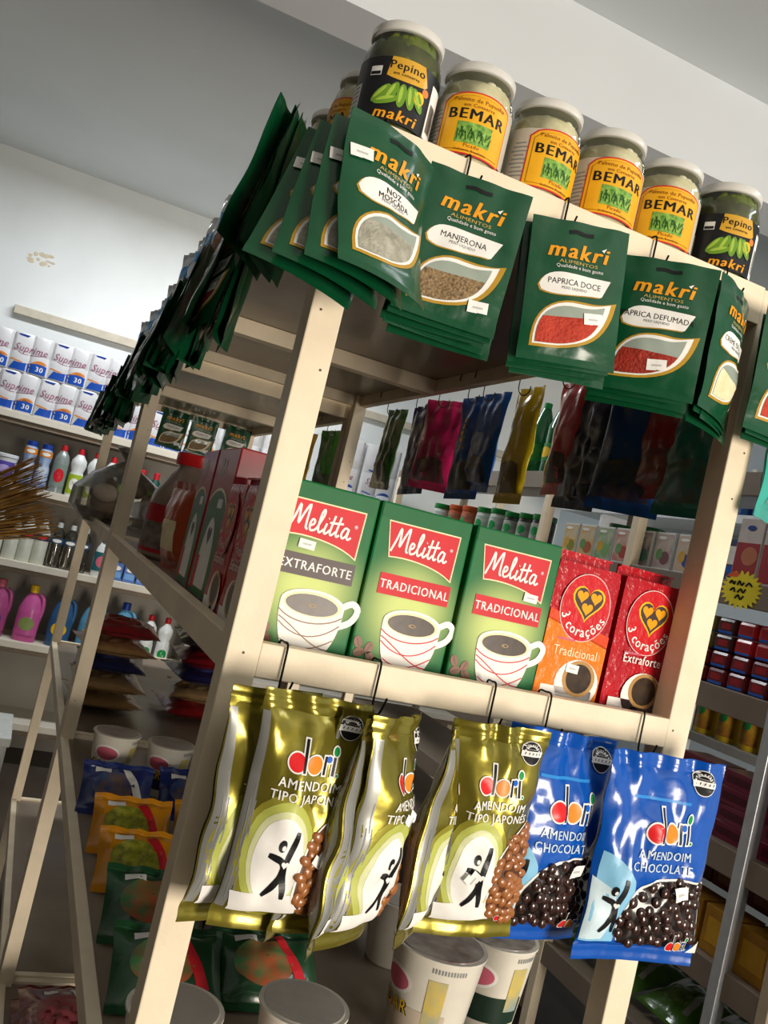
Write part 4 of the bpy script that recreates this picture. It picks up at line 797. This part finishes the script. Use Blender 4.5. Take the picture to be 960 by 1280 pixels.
tag(mb.build('bristles', M('straw', 'c8923a', .6, col2='7e5820', scale=40), t), kind='stuff')
mb = MB(); mb.lathe([(0, .16), (.035, .165), (.042, .20), (.045, .25), (.040, .255), (0, .25)], 18, .5); mb.build('binding', M('broom_binding', '7a3020', .5), t, smooth=True)
mb = MB(); mb.tube([(0, 0, -.9), (0, 0, .18)], .011, 10); mb.build('broom_handle', M('broom_wood', 'b08a58', .5), t, smooth=True)
# ------------------------------------------------------------------ right-hand gondola across the aisle
XG = 1.5
g = empty('aisle_gondola', (XG, .5, 0), label='brown wooden gondola shelving across the aisle on the right', cat='shelving')
for z in (1.935, 1.645, 1.372, 1.012, .75, .49):
    box('shelf_board', .02, .40, .02, 2.95, z-.02, z, shelfwood, g); box('shelf_lip', 0, .02, .02, 2.95, z-.062, z+.002, M('lip_brown', '84776a', .4, var=.1, scale=8), g)
for y in (1.46, .93, 2.9): box('post', -.003, .03, y, y+.033, 0, 1.90, cream, g)
box('metal_post', -.012, .02, .262, .292, 0, 2.2, M('metal_white', 'c4c8ce', .3, .4), g); box('end_panel', -.01, .40, .12, .15, 0, 2.2, M('panel_beige', 'b8a890', .5), g)
for y in (.35, 1.46, 2.9): box('rear_post', .37, .40, y, y+.033, 0, 1.90, cream, g)
def gx(dx, y, z): return (XG+dx, y, z)
def carton(nm, w_, d, h, c, prints, word=None, cat='carton'):
    t = empty(nm); t['category'] = cat; box('carton', -w_/2, w_/2, 0, d, 0, h, c, t, .0015); p = Print()
    for (cx, cz, rw, rh, m, L) in prints: (p.ell(cx, cz, rw/2, rh/2, m, L) if L > 1 else p.rect(cx, cz, rw, rh, m, L))
    if word: p.text(word[0], word[1], word[2], word[3], word[4], 5, .02)
    p.build('front_print', flat(-.0002), t); return t
FR2 = -R_(90)
wbx = M('tea_white', 'd9dad6', .4, var=.04)
for k, (c, c2, d) in enumerate((('d8a83a', '8a8a30', 'yellow fruit, leftmost'), ('d8a040', 'b0602a', 'yellow fruit, second'), ('5a9a4a', '7ab06a', 'green fruit'), ('c0504a', 'a83a30', 'red fruit'), ('6a3a72', '4a7a6a', 'purple fruit'), ('b08a90', '7a4a50', 'pale pink print'), ('d0a890', '2a4a9a', 'peach print and blue side'))):
    q = [(0, .056, .078, .10, M('tea_tint%d' % k, c, .4, col2='c9c6b4', scale=30), 0), (.012, .035, .045, .040, M('tea_fruit%d' % k, c2, .4), 2), (-.015, .045, .03, .035, M('tea_leaf%d' % (k % 2), '6a9a5a' if k % 2 else c, .4), 3), (-.012, .095, .04, .010, white, 4)]
    t = carton('drink_carton', .086, .05, .112, wbx, q); t.location = gx(.037, 1.835-.099*k, 1.6475); t.rotation_euler = (0, 0, FR2+.05*math.sin(k)); tag(t, 'small drink mix carton with '+d+', on the gondola', None, 'drink mix cartons')
bk = Kit(carton('soup_carton', .05, .09, .115, M('soup_navy', '3a4a70', .4), [(0, .07, .04, .05, white, 0), (0, .03, .03, .02, bluep, 2)]))
for k in range(2): bk(gx(.05, 1.135-.06*k, 1.6475), (0, 0, FR2), 'navy and white carton beside the drink mixes, '+('left' if k == 0 else 'right'), 'navy cartons')
rk = Kit(carton('gelatin_carton', .085, .05, .17, M('gel_white', 'd8cfca', .4), [(0, .055, .08, .10, M('gel_red', 'a8303a', .4), 0), (.01, .07, .055, .05, M('gel_peach', 'c87a5a', .4), 2), (0, .145, .03, .014, navyp, 3)]))
for k in range(4): rk(gx(.03, 1.005-.092*k, 1.6475), (0, 0, FR2), 'white and red dessert carton right of the cream post, '+ORD[k]+' from the post', 'dessert cartons')
# jars with green lids and tins farther along
def lidjar(nm, body, lid, h=.13, r=.045, lab=None):
    t = empty(nm); t['category'] = 'jar'; mb = MB(); mb.lathe([(0, 0), (r-.002, 0), (r, .004), (r, h*.8), (r*.92, h*.86), (r*.92, h*.88)], 24); mb.build('jar_body', body, t, smooth=True)
    mb = MB(); mb.lathe([(0, h*.84), (r*1.02, h*.84), (r*1.03, h*.85), (r*1.03, h*.98), (r*.97, h), (0, h)], 30); mb.build('lid', lid, t, smooth=True)
    p = Print(); p.rect(0, h*.42, r*2.2, h*.62, lab or M('jar_label_pale', 'b8bcb4', .4, col2='7a8a80', scale=30), 0); p.ell(0, h*.5, r*.4, r*.36, greenp, 1); p.build('label', cyl(r+.0003), t, cell=.012); return t
gl = M('lid_green', '0f7a34', .25, coat=.5); gj = Kit(lidjar('coffee_jar', M('jar_dark', '2a2a24', .2, coat=.5), gl))
for k, y in enumerate((2.06, 2.16, 2.27)): gj(gx(.06, y, 1.6475), (0, 0, FR2+.3), 'dark jar with green lid beyond the gondola post, '+ORD[k]+' from the post', 'green-lidded jars')
gj(gx(.20, 1.78, 1.6475), (0, 0, FR2), 'dark jar with green lid, behind the leftmost drink cartons', 'green-lidded jars', (1, 1, 1.1)); gj(gx(.20, 1.62, 1.6475), (0, 0, FR2), 'dark jar with green lid, behind the green-fruit carton', 'green-lidded jars', (1, 1, 1.1))
tw = Kit(lidjar('milk_tin', M('tin_white', 'bcc4bc', .35, .2), gl, .14, .05, M('tin_label', '8aa09a', .4, col2='d0d4cc', scale=25)))
for k, y in enumerate((2.40, 2.52, 2.95)): tw(gx(.07, y, 1.6475), (0, 0, FR2+.2), 'pale tin with green lid on the gondola, '+ORD[k]+' after the dark jars', 'pale milk tins')
to = Kit(lidjar('cocoa_tin', M('tin_orange', 'a8502a', .35), M('lid_orange', 'b8542a', .35), .14, .05, M('cocoa_label', 'c0806a', .4, col2='70402e', scale=25)))
for k, y in enumerate((2.66, 2.79)): to(gx(.07, y, 1.6475), (0, 0, FR2), 'orange cocoa tin on the gondola, '+('nearer' if k == 0 else 'farther')+' one', 'orange cocoa tins')
pet = Kit(bottle('soda_bottle', [(0, 0), (.04, 0), (.046, .015), (.046, .17), (.044, .19), (.02, .26), (.014, .275)], M('soda_green', '1d7a42', .12, coat=.8, trans=.4), greenp, (.05, .12, .0465, M('soda_label', '2f8a3a', .4), yellowp), cap_r=.016, cap_h=.018))
for k, (dx, y) in enumerate(((.07, 2.02), (.08, 2.13), (.07, 2.24), (.16, 2.05), (.16, 2.18), (.07, 2.36))): pet(gx(dx, y, 1.9355), (0, 0, FR2), 'green soda bottle on top of the gondola, '+('front' if dx < .1 else 'back')+' row, '+ORD[k if dx < .1 else k-3]+' from the near end', 'green soda bottles')
# biscuits, crimson packs, yellow blocks, green packs
rm = [M('biscuit_red', 'b81824', .3, coat=.4), M('biscuit_dark', '4a2420', .35, coat=.3), M('biscuit_olive', '7a6c44', .4), M('biscuit_maroon', '6e1420', .35, coat=.3)]
for r in range(4):
    for k in range(6):
        y = 1.165-.072*k; m = rm[3] if r < 2 else (rm[0] if k >= 3 else rm[1+(k % 2)])
        if (r, k) == (0, 0):
            ktp = o = empty('biscuit_packet'); o['category'] = 'biscuit packet'; MB().box(-.033, .033, 0, .12, 0, .044).build('wrapper', rm[3], o, bevel=.009)
            p = Print(); p.rect(0, .006, .05, .006, bluep, 0); p.rect(0, .022, .034, .016, M('biscuit_mark', 'a8202c', .35), 0); p.build('front_print', flat(-.0002), o)
        else: o = dup(ktp)
        if m is not rm[3]:
            ch = [c for c in o.children if c.name.startswith('wrapper')][0]; me = bpy.data.meshes.get('wrapper_'+m.name)
            if me is None: me = ch.data.copy(); me.name = 'wrapper_'+m.name; me.materials[0] = m
            ch.data = me
        o.location = gx(.03, y, 1.3725+.0445*r); o.rotation_euler = (0, 0, FR2+.03*math.sin(k*3+r))
        tag(o, ('bright red', 'dark brown', 'olive', 'maroon')[rm.index(m)]+' biscuit packet on the gondola, row '+('one', 'two', 'three', 'four')[r]+' from below, '+ORD[k]+' column', None, 'biscuit packets')
cp = Kit(carton('wafer_pack', .14, .09, .042, M('wafer_crimson', '6e1a34', .35, coat=.3), [(0, .021, .10, .018, M('wafer_dark', '4a1226', .4), 0)], None, 'wafer pack'))
for k in range(3):
    for r in range(4): cp(gx(.04, 1.02-.15*k, 1.0125+.0425*r), (0, 0, FR2+.04*math.sin(r*3+k)), 'crimson wafer pack, '+('bottom', 'second', 'third', 'top')[r]+' of the '+('left', 'middle', 'right')[k]+' stack on the gondola', 'crimson wafer packs')
yb = Kit(carton('yellow_block', .10, .09, .11, M('block_yellow', 'b8862a', .4, col2='8a5a1c', scale=12), [(0, .055, .07, .06, M('block_label', 'c8962a', .4), 0)], None, 'food block'))
for k in range(4): yb(gx(.03, 1.06-.112*k, .7505), (0, 0, FR2), 'mustard yellow packaged block on the gondola, '+ORD[k]+' from the left', 'yellow blocks')
db = Kit(carton('maroon_carton', .12, .06, .05, M('carton_maroon', '5a2420', .4), [(0, .025, .08, .02, M('carton_brown', '7a4a38', .4), 0)]))
for k in range(4): db(gx(.16, 1.08-.125*k, .862), (0, 0, FR2), 'maroon carton lying on the yellow blocks, '+ORD[k]+' from the left', 'maroon cartons')
gp = Kit(flatpack('green_pack_film', '4f7a30', M('green_pack_photo', '8aa860', .4, col2='3a5a24', scale=40), M('foil_edge', 'c8ccc8', .25, .4), 71, .16, .2, .06))
for k in range(5): gp(gx(.05, 1.52-.175*k, .523), (R_(-75), 0, FR2), 'green flat pack on the lowest gondola shelf, '+ORD[k]+' from the left', 'green flat packs')
# yellow starburst price card
mb = MB(); n = 22; vs = []
for yy in (0, .003): vs += [((.062 if k % 2 == 0 else .047)*math.cos(PI*k/n), yy, (.05 if k % 2 == 0 else .038)*math.sin(PI*k/n)) for k in range(2*n)]
mb.add(vs, [tuple(range(2*n)), tuple(range(4*n-1, 2*n-1, -1))]+[(i, (i+1) % (2*n), 2*n+(i+1) % (2*n), 2*n+i) for i in range(2*n)])
t = empty('price_card', gx(-.012, .955, 1.625), (0, 0, FR2+.2), 'yellow starburst price card clipped to the gondola lip', 'price card'); mb.build('card', M('card_yellow', 'e8d83a', .5), t)
p = Print()
for q_ in ([(-.035, .012), (-.03, .02), (-.022, .012), (-.02, .02)], [(-.012, .01), (-.008, .022), (0, .012), (.006, .02)], [(.012, .010), (.02, .02), (.03, .012)], [(-.03, -.006), (-.02, .002), (-.016, -.008)], [(-.008, -.008), (0, .002), (.008, -.006), (.014, .004)], [(-.012, -.024), (-.004, -.014), (.004, -.024), (.012, -.014)]): p.stroke(q_, .005, black, 1)
p.poly([(-.05, .03), (-.03, .045), (-.01, .04), (-.02, .03)], M('card_orange', 'd8603a', .5), 1); p.build('card_marks', flat(-.0002), t)
# shelving seen through the gondola
f = empty('rear_shelving', (2.05, .4, 0), label='white metal shelving seen through the gondola', cat='shelving')
mw = M('metal_shelf_white', 'd4d8dc', .4)
for z in (1.155, .90, .5): box('shelf_board', 0, .35, 0, 2.6, z-.03, z, mw, f)
for y in (0, 1.25, 2.57): box('post', 0, .03, y, y+.03, 0, 1.5, mw, f)
yc = Kit(lidjar('yellow_canister', M('canister_yellow', 'd8b82a', .35), M('canister_lid', 'b89a24', .35), .16, .042, M('canister_label', 'c8a02a', .4, col2='8a4a2a', scale=25)))
for k in range(7): yc((2.11, 1.62-.105*k, 1.1555), (0, 0, FR2), 'yellow canister on the white shelving behind the gondola, '+ORD[k]+' from the left', 'yellow canisters')
f = empty('high_shelf', (2.72, .6, 2.045), label='white shelf on the right wall carrying coloured bottles', cat='shelf'); box('shelf_board', 0, .37, 0, 3.2, -.04, 0, mw, f); 
for y in (.4, 1.6, 2.8): box('bracket', .02, .37, y, y+.02, -.14, -.0405, mw, f)
for k in range(14):
    c, nm = (('b8a82a', 'yellow'), ('1f6a3a', 'green'), ('2a5a9a', 'blue'))[(k//3) % 3]
    if k < 3 or k in (3, 6): pass
    t = bottle('oil_bottle', [(0, 0), (.036, 0), (.038, .01), (.036, .15), (.016, .20), (.014, .21)], M('oil_'+nm, c, .2, coat=.6, trans=.3), M('oil_cap', 'c8c8c0', .4), (.04, .11, .0385, M('oil_label_'+nm, c, .4), white), cap_r=.016, cap_h=.02) if k in (0, 3, 6) else dup(OB)
    if k in (0, 3, 6, 9, 12): OB = t if k in (0, 3, 6) else OB
    t.location = (2.80, 3.35-.095*k, 2.0455); nm2 = OB.children[0].data.materials[0].name.split('_')[1]
    tag(t, nm2+' bottle on the high white shelf, '+ORD[k]+' from the far end', 'bottle', 'bottles on the high white shelf')
